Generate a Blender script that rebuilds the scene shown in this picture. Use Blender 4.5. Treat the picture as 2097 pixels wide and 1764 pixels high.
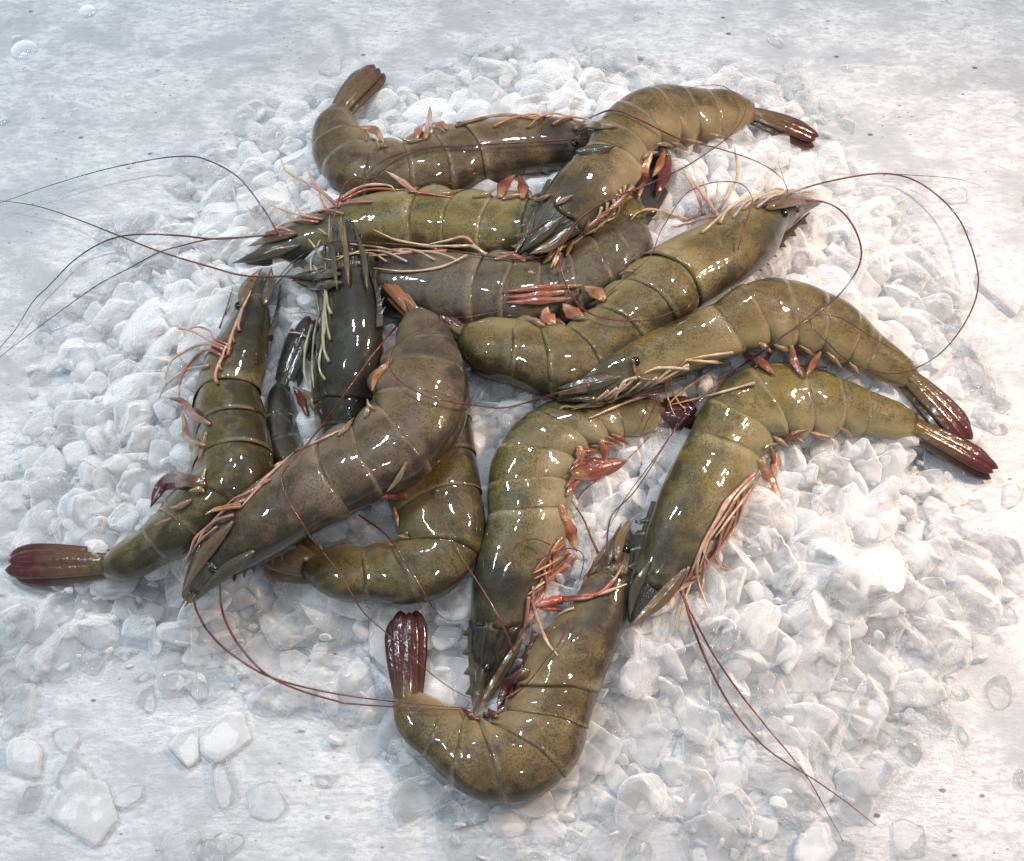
import bpy, bmesh, math, random
import numpy as np
from mathutils import Vector
from mathutils.bvhtree import BVHTree

for o in list(bpy.data.objects):
    bpy.data.objects.remove(o)
SC = bpy.context.scene
COL = SC.collection
random.seed(7)
RNG = np.random.default_rng(11)

# ------------------------------------------------------------------ camera
TILT = math.radians(27.0)
HFOV = math.radians(45.0)
DIST = 0.507
CT, ST = math.cos(TILT), math.sin(TILT)
CAM = np.array([0.0, -DIST * ST, DIST * CT])
TH = math.tan(HFOV / 2)
cam_data = bpy.data.cameras.new("camera")
cam_data.sensor_width = 36.0
cam_data.lens = 18.0 / TH
cam_data.clip_start = 0.01
cam_data.clip_end = 20.0
cam = bpy.data.objects.new("camera", cam_data)
cam.location = CAM
cam.rotation_euler = (TILT, 0, 0)
COL.objects.link(cam)
SC.camera = cam

# ------------------------------------------------------------------ world and lamps
world = bpy.data.worlds.new("World")
SC.world = world
world.use_nodes = True
bg = world.node_tree.nodes["Background"]
bg.inputs[0].default_value = (0.86, 0.92, 1.0, 1)
bg.inputs[1].default_value = 0.22


def lamp(name, loc, aim, power, color, sx, sy=None, kind='AREA', spot=None):
    ld = bpy.data.lights.new(name, kind)
    ld.energy = power
    ld.color = color
    if kind == 'AREA':
        ld.shape = 'RECTANGLE' if sy else 'DISK'
        ld.size = sx
        if sy:
            ld.size_y = sy
    else:
        ld.shadow_soft_size = sx
    if kind == 'SPOT':
        ld.spot_size = math.radians(spot)
        ld.spot_blend = 0.9
    o = bpy.data.objects.new(name, ld)
    o.location = loc
    d = Vector(aim) - Vector(loc)
    o.rotation_euler = d.to_track_quat('-Z', 'Y').to_euler()
    COL.objects.link(o)
    return o


COOL = (0.84, 0.93, 1.0)
WARM = (1.0, 0.70, 0.50)
lamp("ceiling_lamp", (-0.40, 0.44, 0.90), (-0.08, 0.06, 0), 3.6, COOL, 0.11, 0.035)
lamp("ceiling_lamp", (-0.10, 0.24, 1.05), (0, 0, 0), 1.5, COOL, 0.05)
lamp("ceiling_lamp", (-0.60, -0.06, 0.85), (0, 0, 0), 1.9, COOL, 0.16, 0.03)
lamp("ceiling_lamp", (0.24, 0.60, 1.0), (0, 0, 0), 2.6, COOL, 0.09, 0.05)
lamp("ceiling_lamp", (0.05, -0.46, 1.05), (0, 0, 0), 1.4, COOL, 0.09, 0.05)
lamp("warm_spot", (0.60, 0.10, 0.60), (0.155, -0.03, 0), 13.5, WARM, 0.020, kind='SPOT', spot=44)
lamp("warm_spot", (0.56, 0.19, 0.66), (0.150, 0.03, 0), 11.0, WARM, 0.016, kind='SPOT', spot=46)

SC.view_settings.view_transform = 'Standard'
SC.view_settings.look = 'None'
SC.view_settings.exposure = 0.24
SC.view_settings.gamma = 1.0
SC.render.engine = 'CYCLES'
cy = SC.cycles
cy.use_denoising = True
cy.max_bounces = 12
cy.transmission_bounces = 8
cy.transparent_max_bounces = 32
cy.diffuse_bounces = 8
cy.glossy_bounces = 4
cy.sample_clamp_indirect = 10.0
cy.caustics_reflective = False


def at(u, v, z):
    """The point at height z seen at (u, v) of the 2097 x 1764 view of the photograph."""
    x = (u - 1048.5) / 2097 * 2 * TH
    y = -(v - 882.0) / 2097 * 2 * TH
    d = np.array([x, y * CT + ST, y * ST - CT])
    return CAM + d * ((z - CAM[2]) / d[2])


def ray(u, v):
    x = (u - 1048.5) / 2097 * 2 * TH
    y = -(v - 882.0) / 2097 * 2 * TH
    d = np.array([x, y * CT + ST, y * ST - CT])
    return d / np.linalg.norm(d)


def project(p):
    q = np.asarray(p) - CAM
    xc = q[..., 0]
    yc = q[..., 1] * CT + q[..., 2] * ST
    zc = q[..., 1] * ST - q[..., 2] * CT
    return 1048.5 + xc / zc / (2 * TH) * 2097, 882.0 - yc / zc / (2 * TH) * 2097


ZOOM = {'V': (0, 0, 1), 'A': (0, 0, .3342), 'B': (554.8, 104, .3342), 'C': (1040.2, 104, .3342), 'D': (1403.6, 277.4, .3342),
        'E': (0, 485.4, .3342), 'F': (346.7, 485.4, .3342), 'G': (901.5, 554.8, .3342), 'H': (1403.6, 693.5, .3342),
        'I': (0, 970.9, .3342), 'J': (624.1, 1109.6, .3342), 'K': (1178.9, 1109.6, .3342), 'L': (1040.2, 1005.5, .19657),
        'M': (1109.6, 624.1, .2315), 'N': (589.5, 450.8, .19842), 'P': (901.5, 1387, .3307)}


def tr(text):
    """'B 10,20 30,40 C 5,6' -> points in the 2097 x 1764 view."""
    out, z = [], ZOOM['V']
    for w in text.split():
        if w in ZOOM:
            z = ZOOM[w]
        else:
            x, y = w.split(',')
            out.append((z[0] + float(x) * z[2], z[1] + float(y) * z[2]))
    return np.array(out)


# ------------------------------------------------------------------ node helpers
def new_mat(name):
    m = bpy.data.materials.new(name)
    m.use_nodes = True
    nt = m.node_tree
    return m, nt, nt.nodes["Principled BSDF"]


class N:
    def __init__(s, nt):
        s.nt = nt

    def node(s, kind, **kw):
        n = s.nt.nodes.new(kind)
        for k, v in kw.items():
            setattr(n, k, v)
        return n

    def link(s, a, b):
        s.nt.links.new(a, b)

    def put(s, sock, val):
        if hasattr(val, 'is_linked') or isinstance(val, bpy.types.NodeSocket):
            s.nt.links.new(val, sock)
        else:
            sock.default_value = val

    def coord(s, scale=(1, 1, 1), rot=(0, 0, 0)):
        tc = s.node('ShaderNodeTexCoord')
        mp = s.node('ShaderNodeMapping')
        mp.inputs['Scale'].default_value = scale
        mp.inputs['Rotation'].default_value = rot
        s.link(tc.outputs['Object'], mp.inputs['Vector'])
        return mp.outputs['Vector']

    def noise(s, vec, scale, detail=3, rough=.55, dist=0.0):
        n = s.node('ShaderNodeTexNoise')
        n.inputs['Scale'].default_value = scale
        n.inputs['Detail'].default_value = detail
        n.inputs['Roughness'].default_value = rough
        n.inputs['Distortion'].default_value = dist
        s.link(vec, n.inputs['Vector'])
        return n.outputs['Fac']

    def voro(s, vec, scale, rnd=1.0, feature='F1', out='Distance'):
        n = s.node('ShaderNodeTexVoronoi', feature=feature)
        n.inputs['Scale'].default_value = scale
        n.inputs['Randomness'].default_value = rnd
        s.link(vec, n.inputs['Vector'])
        return n.outputs[out]

    def rng(s, val, a, b, c=0.0, d=1.0, smooth=True):
        n = s.node('ShaderNodeMapRange')
        if smooth:
            n.interpolation_type = 'SMOOTHSTEP'
        s.put(n.inputs['Value'], val)
        n.inputs['From Min'].default_value = a
        n.inputs['From Max'].default_value = b
        n.inputs['To Min'].default_value = c
        n.inputs['To Max'].default_value = d
        return n.outputs['Result']

    def math(s, op, a, b=0.0, clamp=False):
        n = s.node('ShaderNodeMath', operation=op, use_clamp=clamp)
        s.put(n.inputs[0], a)
        s.put(n.inputs[1], b)
        return n.outputs[0]

    def mix(s, fac, a, b, mode='MIX'):
        n = s.node('ShaderNodeMix', data_type='RGBA', blend_type=mode)
        n.clamp_factor = True
        s.put(n.inputs[0], fac)
        s.put(n.inputs[6], a if not isinstance(a, tuple) else (*a[:3], 1))
        s.put(n.inputs[7], b if not isinstance(b, tuple) else (*b[:3], 1))
        return n.outputs[2]

    def attr(s, name):
        n = s.node('ShaderNodeAttribute', attribute_name=name)
        return n.outputs['Fac']

    def bump(s, h, strength, dist):
        n = s.node('ShaderNodeBump')
        n.inputs['Strength'].default_value = strength
        n.inputs['Distance'].default_value = dist
        s.link(h, n.inputs['Height'])
        return n.outputs['Normal']


# ------------------------------------------------------------------ materials
def table_material():
    m, nt, b = new_mat("stone_laminate")
    n = N(nt)
    st = n.coord((1, 2.3, 1), (0, 0, math.radians(-2)))
    st2 = n.coord((1, 5.5, 1), (0, 0, math.radians(2)))
    iso = n.coord()
    f0 = n.noise(n.coord((1, 1.5, 1)), 20, 6, .66, .4)
    f1 = n.noise(st, 70, 6, .68, .3)
    f2 = n.noise(st, 210, 5, .7)
    f3 = n.noise(st2, 150, 4, .7)
    f4 = n.noise(iso, 900, 2, .6)
    base = n.mix(n.rng(f1, .36, .64), (.49, .505, .525), (.66, .67, .68))
    base = n.mix(n.rng(f2, .46, .62, 0, .8), base, (.40, .42, .44))
    base = n.mix(n.rng(f3, .50, .68, 0, .55), base, (.72, .725, .73))
    base = n.mix(n.rng(f0, .44, .62, 0, .75), base, (.36, .38, .405))
    base = n.mix(n.rng(f4, .50, .72, 0, .35), base, (.36, .375, .39))
    smudge = n.math('MULTIPLY', n.rng(n.noise(st, 48, 5, .7, .5), .60, .72), n.rng(n.noise(iso, 16, 2), .48, .6))
    base = n.mix(n.math('MULTIPLY', smudge, .6), base, (.20, .21, .22))
    sp = n.coord((1, 1.7, 1), (0, 0, math.radians(8)))
    rare = n.rng(n.noise(iso, 34, 1), .50, .58)
    speck = n.math('MULTIPLY', n.rng(n.voro(sp, 62, 1.0), .105, .06), rare)
    base = n.mix(n.math('MULTIPLY', speck, .85), base, (.07, .075, .08))
    speck2 = n.math('MULTIPLY', n.rng(n.voro(sp, 170, 1.0), .15, .08), n.rng(n.noise(iso, 40, 2), .54, .62))
    base = n.mix(n.math('MULTIPLY', speck2, .75), base, (.13, .135, .14))
    n.put(b.inputs['Base Color'], base)
    n.put(b.inputs['Roughness'], n.rng(n.noise(iso, 30, 4, .6), .40, .60, .22, .55))
    b.inputs['Specular IOR Level'].default_value = .45
    n.put(b.inputs['Normal'], n.bump(n.math('ADD', f2, n.math('ADD', f3, f4)), .25, .0006))
    return m


def ice_material(name, clear, tint, rough=.12, back=.12, rim=.05, bumpy=1.0):
    """Milky, partly see-through ice: white scatter inside, clear patches, a wet film outside."""
    m, nt, b = new_mat(name)
    n = N(nt)
    nt.nodes.remove(b)
    out = nt.nodes["Material Output"]
    v = n.node('ShaderNodeNewGeometry').outputs['Position']
    info = n.node('ShaderNodeObjectInfo').outputs['Random']
    h = n.math('ADD', n.math('MULTIPLY', n.noise(v, 480, 5, .65), .9), n.math('MULTIPLY', n.voro(v, 800, 1.0), .3))
    nrm = n.bump(h, .22, .0012 * bumpy)
    wet = n.bump(n.math('ADD', n.noise(v, 330, 4, .6), n.math('MULTIPLY', n.noise(v, 900, 3, .6), .7)), 1.0, .0022 * bumpy)
    frost = n.math('ADD', n.math('MULTIPLY', info, .6), n.rng(n.noise(v, 60, 3, .5), .38, .62, 0, .4))
    col = n.mix(frost, tint, tuple(min(1, x * 1.03) for x in tint))
    dif = n.node('ShaderNodeSubsurfaceScattering')
    dif.inputs['Scale'].default_value = .0016
    dif.inputs['Radius'].default_value = (1, 1, 1)
    tl = n.node('ShaderNodeBsdfTranslucent')
    for x in (dif, tl):
        n.put(x.inputs['Color'], col)
    n.put(dif.inputs['Normal'], nrm)
    body = n.node('ShaderNodeMixShader')
    body.inputs[0].default_value = back
    n.link(dif.outputs[0], body.inputs[1])
    n.link(tl.outputs[0], body.inputs[2])
    tp = n.node('ShaderNodeBsdfTransparent')
    tp.inputs[0].default_value = (.915, .93, .94, 1)
    lw = n.node('ShaderNodeLayerWeight')
    lw.inputs['Blend'].default_value = .45
    n.put(lw.inputs['Normal'], nrm)
    see = n.math('MULTIPLY', n.rng(lw.outputs['Facing'], .10, .55, 1.0, rim), n.rng(frost, 0, 1, min(1, clear + .25), max(0, clear - .22), False))
    see = n.math('ADD', see, n.rng(info, 0, 1, -.22, .26, False), True)
    b2 = n.node('ShaderNodeMixShader')
    n.put(b2.inputs[0], see)
    n.link(body.outputs[0], b2.inputs[1])
    n.link(tp.outputs[0], b2.inputs[2])
    bf = n.node('ShaderNodeNewGeometry').outputs['Backfacing']
    gl = n.node('ShaderNodeBsdfGlossy')
    n.put(gl.inputs['Roughness'], n.rng(n.noise(v, 240, 2), .35, .7, rough * .5, rough * 2.2))
    n.put(gl.inputs['Normal'], wet)
    fr = n.node('ShaderNodeFresnel')
    fr.inputs['IOR'].default_value = 1.6
    n.put(fr.inputs['Normal'], wet)
    fin = n.node('ShaderNodeMixShader')
    n.put(fin.inputs[0], fr.outputs[0])
    n.link(b2.outputs[0], fin.inputs[1])
    n.link(gl.outputs[0], fin.inputs[2])
    clearbsdf = n.node('ShaderNodeBsdfTransparent')
    last = n.node('ShaderNodeMixShader')
    n.put(last.inputs[0], bf)
    n.link(fin.outputs[0], last.inputs[1])
    n.link(clearbsdf.outputs[0], last.inputs[2])
    n.link(last.outputs[0], out.inputs['Surface'])
    return m


def water_material():
    m, nt, b = new_mat("water")
    b.inputs['Base Color'].default_value = (.98, .99, 1, 1)
    b.inputs['IOR'].default_value = 1.33
    b.inputs['Transmission Weight'].default_value = 1.0
    b.inputs['Roughness'].default_value = .02
    return m


def shell_material(name, c1, c2, c3, vent, dots=1.0, band=.5):
    """Speckled wet shell: c1 and c2 mottle, c3 darker blotches, vent the pale underside."""
    m, nt, b = new_mat(name)
    n = N(nt)
    v = n.coord()
    dv, ft, fb = n.attr('dv'), n.attr('ft'), n.attr('fb')
    col = n.mix(n.rng(n.noise(v, 60, 3, .6, .5), .40, .60), c1, c2)
    col = n.mix(n.rng(n.noise(v, 80, 5, .65, .8), .50, .68, 0, .85), col, c3)
    col = n.mix(n.rng(n.noise(v, 240, 4, .65), .50, .70, 0, .5), col, tuple(x * .55 for x in c3))
    col = n.mix(n.rng(n.noise(v, 150, 4, .6, .6), .54, .72, 0, .5), col, vent)
    col = n.mix(n.rng(n.noise(v, 48, 3, .6, .5), .52, .66, 0, .55), col, (c2[0] * 1.25, c2[1] * 1.12, c2[2] * .5))
    flank = n.math('ADD', dv, n.rng(n.noise(v, 90, 3), .3, .7, -.10, .10))
    col = n.mix(n.rng(flank, .50, .12, 0, .8), col, tuple(min(1, x * 1.2) for x in vent))
    col = n.mix(n.rng(flank, .86, .98, 0, .7), col, tuple(x * .35 for x in c3))
    # the head end of the animal is dark, with a paler cheek behind it
    headdark = n.math('MULTIPLY', n.rng(n.math('ADD', fb, n.rng(n.noise(v, 70, 3), .3, .7, -.06, .06)), .32, .15), .85)
    col = n.mix(headdark, col, (c3[0] * .30, c3[1] * .36, c3[2] * .48))
    # pale hind edge of each plate with a dark hairline
    col = n.mix(n.math('MULTIPLY', n.rng(ft, .84, .97, 0, band * .9), n.rng(n.noise(v, 120, 2), .3, .6)), col, tuple(min(1, x * 1.7 + .05) for x in vent))
    col = n.mix(n.math('MULTIPLY', n.rng(ft, .22, .03, 0, band * .8), n.rng(n.noise(v, 140, 2), .35, .6)), col, vent)
    col = n.mix(n.rng(ft, .975, .995, 0, .5), col, tuple(x * .4 for x in c3))
    d = n.voro(v, 1050, .85)
    dot = n.rng(d, .54, .28)
    dot = n.math('MULTIPLY', dot, n.rng(n.noise(v, 100, 2), .28, .6, .25, 1.0))
    dot = n.math('MULTIPLY', dot, n.rng(dv, .12, .5, .3, 1.0))
    col = n.mix(n.math('MULTIPLY', dot, .54 * dots), col, (.020, .020, .016))
    col = n.mix(1.0, col, (.84, .81, .74), 'MULTIPLY')
    n.put(b.inputs['Base Color'], col)
    b.inputs['Roughness'].default_value = .42
    b.inputs['Specular IOR Level'].default_value = .2
    b.inputs['Coat Weight'].default_value = .9
    b.inputs['Coat Roughness'].default_value = .05
    b.inputs['Subsurface Weight'].default_value = .45
    b.inputs['Subsurface Radius'].default_value = (1, .7, .4)
    b.inputs['Subsurface Scale'].default_value = .003
    h = n.math('ADD', n.math('MULTIPLY', n.noise(v, 130, 3, .55), .8), n.math('MULTIPLY', n.noise(v, 520, 2), .16))
    h = n.math('ADD', h, n.math('MULTIPLY', n.voro(v, 800, .95), .06))
    n.put(b.inputs['Normal'], n.bump(h, .35, .0016))
    n.put(b.inputs['Coat Normal'], n.bump(n.math('ADD', n.noise(v, 90, 2, .5), n.math('MULTIPLY', n.noise(v, 260, 1), .06)), .34, .0018))
    return m


def head_material(name, dark, mid, pale):
    m, nt, b = new_mat(name)
    n = N(nt)
    v = n.coord()
    dv, fb = n.attr('dv'), n.attr('fb')
    cx = n.node('ShaderNodeCombineXYZ')
    n.put(cx.inputs[0], n.math('MULTIPLY', dv, 16.0))
    n.put(cx.inputs[1], n.math('MULTIPLY', fb, 14.0))
    st = n.noise(cx.outputs[0], 1.0, 4, .6, .4)
    col = n.mix(n.rng(st, .36, .56), dark, mid)
    col = n.mix(n.rng(st, .58, .70, 0, .7), col, pale)
    col = n.mix(n.rng(n.noise(v, 220, 4, .65), .48, .68, 0, .8), col, dark)
    n.put(b.inputs['Base Color'], col)
    b.inputs['Roughness'].default_value = .3
    b.inputs['Coat Weight'].default_value = 1.0
    b.inputs['Coat Roughness'].default_value = .05
    b.inputs['Subsurface Weight'].default_value = .2
    b.inputs['Subsurface Scale'].default_value = .002
    nrm = n.bump(n.math('ADD', st, n.math('MULTIPLY', n.noise(v, 260, 3), .5)), .9, .0020)
    n.put(b.inputs['Normal'], nrm)
    n.put(b.inputs['Coat Normal'], nrm)
    return m


def ramp_material(name, base, mid, tip, mid_at=.45, tip_at=.85, rough=.25, streak=0.0, sss=.2, trans=0.0):
    """Colour runs from base to tip along the part (pigment)."""
    m, nt, b = new_mat(name)
    n = N(nt)
    v = n.coord()
    ft = n.attr('ft')
    ft = n.math('ADD', ft, n.rng(n.noise(v, 200, 2), .3, .7, -.1, .1))
    col = n.mix(n.rng(ft, 0.0, mid_at), base, mid)
    col = n.mix(n.rng(ft, mid_at, tip_at), col, tip)
    col = n.mix(n.rng(n.noise(v, 400, 3), .48, .72, 0, .5), col, tuple(x * .5 for x in base))
    if streak:
        dv = n.attr('dv')
        cx = n.node('ShaderNodeCombineXYZ')
        n.put(cx.inputs[0], n.math('MULTIPLY', dv, 11.0))
        n.put(cx.inputs[1], n.math('MULTIPLY', n.attr('ft'), 1.6))
        st = n.noise(cx.outputs[0], 1.0, 3, .6)
        col = n.mix(n.rng(st, .46, .62, 0, .42), col, tuple(x * .5 for x in mid))
        col = n.mix(n.rng(st, .42, .32, 0, .28), col, tuple(min(1, x * 1.8 + .01) for x in base))
        edge = n.rng(n.math('ABSOLUTE', n.math('SUBTRACT', dv, .5)), .38, .5, 0, streak)
        col = n.mix(edge, col, tuple(x * .35 for x in mid))
    n.put(b.inputs['Base Color'], col)
    b.inputs['Roughness'].default_value = rough
    b.inputs['Coat Weight'].default_value = .6
    b.inputs['Coat Roughness'].default_value = .06
    b.inputs['Subsurface Weight'].default_value = sss
    b.inputs['Subsurface Scale'].default_value = .0015
    b.inputs['Transmission Weight'].default_value = trans
    n.put(b.inputs['Normal'], n.bump(n.noise(v, 300, 3), .4, .0012))
    return m


MAT = {
    'table': table_material(),
    'ice': ice_material("clear_crushed_ice", .74, (.90, .905, .91), .06),
    'slush': ice_material("milky_crushed_ice", .52, (.89, .895, .90), .06),
    'milk': ice_material("milky_ice", .34, (.86, .865, .87), .06),
    'melt': ice_material("melting_ice", .90, (.85, .86, .87), .05, rim=.5),
    'drop': ice_material("water_drop", 1.3, (.9, .92, .94), .03, bumpy=.05),
    'water': water_material(),
    'eye': ramp_material("eye_black", (.008, .008, .010), (.008, .008, .010), (.012, .011, .011), rough=.06, sss=0),
    'feeler': ramp_material("red_feeler", (.13, .032, .022), (.085, .018, .014), (.045, .012, .010), rough=.3),
    'feeler_red': ramp_material("bright_red_feeler", (.14, .030, .018), (.13, .028, .016), (.10, .026, .016), rough=.3),
    'cream': ramp_material("cream_leg", (.40, .30, .22), (.55, .44, .30), (.50, .33, .12), rough=.25),
    'pink': ramp_material("pink_leg", (.33, .15, .11), (.50, .28, .21), (.58, .42, .30), rough=.25),
    'red': ramp_material("red_leg", (.30, .065, .04), (.36, .085, .05), (.46, .20, .13), rough=.22),
    'orange': ramp_material("orange_leg", (.32, .14, .06), (.50, .22, .09), (.55, .33, .16), rough=.22),
    'green': ramp_material("pale_green_leg", (.22, .23, .14), (.40, .39, .25), (.50, .46, .28), rough=.22),
    'brown': ramp_material("brown_leg", (.10, .06, .03), (.20, .11, .05), (.22, .13, .07), rough=.22),
    'swim_red': ramp_material("red_swimmeret", (.30, .17, .10), (.24, .070, .045), (.28, .11, .07), rough=.2, streak=.5),
    'swim_tan': ramp_material("tan_swimmeret", (.36, .20, .09), (.36, .13, .07), (.50, .32, .20), rough=.2, streak=.5),
    'frill': ramp_material("belly_frill", (.22, .17, .09), (.25, .17, .10), (.32, .20, .14), rough=.2, streak=.3, sss=.4),
    'swim_dark': ramp_material("maroon_swimmeret", (.16, .09, .05), (.12, .03, .025), (.10, .02, .02), rough=.2, streak=.4),
    'fan_maroon': ramp_material("maroon_tail", (.13, .095, .045), (.115, .060, .034), (.080, .013, .016), .52, .78, rough=.18, streak=.5),
    'fan_wine': ramp_material("wine_tail", (.14, .085, .05), (.085, .024, .024), (.055, .012, .016), .35, .75, rough=.18, streak=.5),
    'fan_brown': ramp_material("brown_tail", (.16, .115, .06), (.14, .085, .045), (.12, .028, .022), .78, .97, rough=.18, streak=.6),
    'fan_dark': ramp_material("dark_tail", (.06, .055, .05), (.045, .036, .034), (.05, .022, .024), .6, .95, rough=.18, streak=.5),
    'fan_orange': ramp_material("orange_tail", (.30, .17, .10), (.27, .11, .06), (.25, .08, .05), .5, .9, rough=.18, streak=.5),
    'scale_dark': ramp_material("dark_scale", (.085, .075, .050), (.075, .066, .042), (.07, .060, .038), rough=.2, streak=.7),
    'scale_brown': ramp_material("brown_scale", (.16, .11, .06), (.15, .10, .055), (.22, .16, .09), rough=.18, streak=.6),
}
# colours of each animal: mottle 1, mottle 2, blotches, underside
SHELL = {
    'taupe': shell_material("shell_taupe", (.125, .088, .046), (.165, .122, .068), (.060, .048, .030), (.24, .185, .115)),
    'grey_brown': shell_material("shell_grey_brown", (.110, .082, .050), (.150, .110, .068), (.050, .044, .036), (.20, .16, .11)),
    'tan': shell_material("shell_tan", (.150, .108, .048), (.195, .145, .072), (.070, .058, .034), (.27, .21, .12)),
    'olive': shell_material("shell_olive", (.150, .110, .038), (.172, .132, .058), (.070, .064, .030), (.26, .22, .12)),
    'sage': shell_material("shell_sage", (.140, .125, .052), (.165, .145, .080), (.072, .070, .044), (.29, .25, .16)),
    'yellow_green': shell_material("shell_yellow_green", (.190, .150, .030), (.150, .128, .058), (.068, .072, .048), (.28, .25, .15)),
    'slate': shell_material("shell_slate", (.026, .032, .030), (.042, .046, .038), (.070, .048, .024), (.11, .115, .09)),
    'ash': shell_material("shell_ash", (.088, .074, .056), (.125, .108, .085), (.044, .038, .034), (.18, .155, .12)),
    'head': head_material("dark_head", (.014, .016, .014), (.050, .044, .026), (.15, .115, .060)),
    'head_brown': head_material("brown_head", (.030, .024, .015), (.095, .072, .036), (.19, .14, .075)),
    'moss': shell_material("shell_moss", (.125, .098, .036), (.150, .122, .052), (.054, .050, .028), (.22, .185, .105)),
}


# ------------------------------------------------------------------ mesh helpers
def make_obj(name, verts, faces, mat, parent=None, attrs=None, smooth=True):
    me = bpy.data.meshes.new(name)
    me.from_pydata([tuple(map(float, p)) for p in verts], [], [tuple(map(int, f)) for f in faces])
    if smooth:
        me.polygons.foreach_set('use_smooth', [True] * len(me.polygons))
    for k, vals in (attrs or {}).items():
        a = me.attributes.new(k, 'FLOAT', 'POINT')
        a.data.foreach_set('value', np.asarray(vals, dtype=np.float32))
    me.materials.append(mat)
    me.update()
    o = bpy.data.objects.new(name, me)
    COL.objects.link(o)
    if parent is not None:
        o.parent = parent
        o.matrix_parent_inverse = parent.matrix_basis.inverted()
    return o


def tag(o, label, cat=None, group=None, kind=None):
    if label:
        o['label'] = label
    if cat:
        o['category'] = cat
    if group:
        o['group'] = group
    if kind:
        o['kind'] = kind
    return o


def catmull(P, t):
    """Evaluate a Catmull-Rom curve through rows of P at float indices t."""
    P = np.asarray(P, float)
    t = np.clip(np.asarray(t, float), 0, len(P) - 1)
    i = np.minimum(t.astype(int), len(P) - 2)
    f = (t - i)[:, None]
    p1, p2 = P[i], P[i + 1]
    p0 = np.where((i > 0)[:, None], P[np.maximum(i - 1, 0)], 2 * p1 - p2)
    p3 = np.where((i + 2 < len(P))[:, None], P[np.minimum(i + 2, len(P) - 1)], 2 * p2 - p1)
    return .5 * ((2 * p1) + (p2 - p0) * f + (2 * p0 - 5 * p1 + 4 * p2 - p3) * f ** 2 + (3 * p1 - p0 - 3 * p2 + p3) * f ** 3)


def unit(a):
    return a / np.maximum(np.linalg.norm(a, axis=-1, keepdims=True), 1e-12)


def tube_mesh(C, R, sides=6):
    C = np.asarray(C, float)
    T = unit(np.gradient(C, axis=0))
    up = np.array([0.1, -.45, .9])
    S = unit(np.cross(T, up))
    U = np.cross(S, T)
    n = len(C)
    V, ft, dv = [], [], []
    for k in range(sides):
        a = 2 * math.pi * k / sides
        V.append(C + (math.cos(a) * U + math.sin(a) * S) * R[:, None])
    V = np.stack(V, 1).reshape(-1, 3)
    F = []
    for i in range(n - 1):
        for k in range(sides):
            k2 = (k + 1) % sides
            F.append((i * sides + k, i * sides + k2, (i + 1) * sides + k2, (i + 1) * sides + k))
    F.append(tuple(range(sides - 1, -1, -1)))
    F.append(tuple((n - 1) * sides + k for k in range(sides)))
    ft = np.repeat(np.linspace(0, 1, n), sides)
    dv = np.full(n * sides, .5)
    return V, F, {'ft': ft, 'dv': dv}


def leaf_mesh(C, W, Nrm, thick, cup=.15, ridge=.12, m=6):
    """A leaf or blade along the points C, half widths W, facing Nrm; closed and slightly cupped."""
    C = np.asarray(C, float)
    n = len(C)
    T = unit(np.gradient(C, axis=0))
    Nn = unit(np.broadcast_to(np.asarray(Nrm, float), C.shape) - T * np.sum(T * Nrm, axis=1, keepdims=True))
    S = np.cross(T, Nn)
    x = np.linspace(-1, 1, m + 1)
    off = cup * (1 - x ** 2) + ridge * np.exp(-(x / .16) ** 2)
    top = C[:, None] + S[:, None] * (x[None, :, None] * W[:, None, None]) + Nn[:, None] * (off[None, :, None] * W[:, None, None] + thick / 2 * (1 - .6 * x ** 2)[None, :, None])
    bot = C[:, None] + S[:, None] * (x[None, :, None] * W[:, None, None]) + Nn[:, None] * ((off * .8)[None, :, None] * W[:, None, None] - thick / 2 * (1 - .6 * x ** 2)[None, :, None])
    V = np.concatenate([top.reshape(-1, 3), bot.reshape(-1, 3)])
    k = m + 1
    b = n * k
    F = []
    for i in range(n - 1):
        for j in range(m):
            F.append((i * k + j, i * k + j + 1, (i + 1) * k + j + 1, (i + 1) * k + j))
            F.append((b + i * k + j, b + (i + 1) * k + j, b + (i + 1) * k + j + 1, b + i * k + j + 1))
        F.append((i * k, (i + 1) * k, b + (i + 1) * k, b + i * k))
        F.append((i * k + m, b + i * k + m, b + (i + 1) * k + m, (i + 1) * k + m))
    for j in range(m):
        F.append((j, b + j, b + j + 1, j + 1))
        e = (n - 1) * k
        F.append((e + j, e + j + 1, b + e + j + 1, b + e + j))
    ft = np.tile(np.repeat(np.linspace(0, 1, n), k), 2)
    dv = np.tile(np.tile((x + 1) / 2, n), 2)
    return V, F, {'ft': ft, 'dv': dv, 'fb': ft * 0}


def ball(c, r, seg=14, ring=10, squash=1.0):
    V, F = [], []
    for i in range(ring + 1):
        ph = math.pi * i / ring
        for j in range(seg):
            a = 2 * math.pi * j / seg
            V.append((c[0] + r * math.sin(ph) * math.cos(a), c[1] + r * math.sin(ph) * math.sin(a), c[2] + r * squash * math.cos(ph)))
    for i in range(ring):
        for j in range(seg):
            j2 = (j + 1) % seg
            F.append((i * seg + j, (i + 1) * seg + j, (i + 1) * seg + j2, i * seg + j2))
    return np.array(V), F


# ------------------------------------------------------------------ table
def build_table():
    s, t = 0.8, 0.03
    y0 = -0.7
    V = [(-s, y0, 0), (s, y0, 0), (s, s, 0), (-s, s, 0), (-s, y0, -t), (s, y0, -t), (s, s, -t), (-s, s, -t)]
    F = [(0, 1, 2, 3), (7, 6, 5, 4), (0, 4, 5, 1), (1, 5, 6, 2), (2, 6, 7, 3), (3, 7, 4, 0)]
    o = make_obj("table_top", V, F, MAT['table'], smooth=False)
    tag(o, "pale grey stone patterned table top with dark specks", kind='structure')


build_table()

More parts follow.
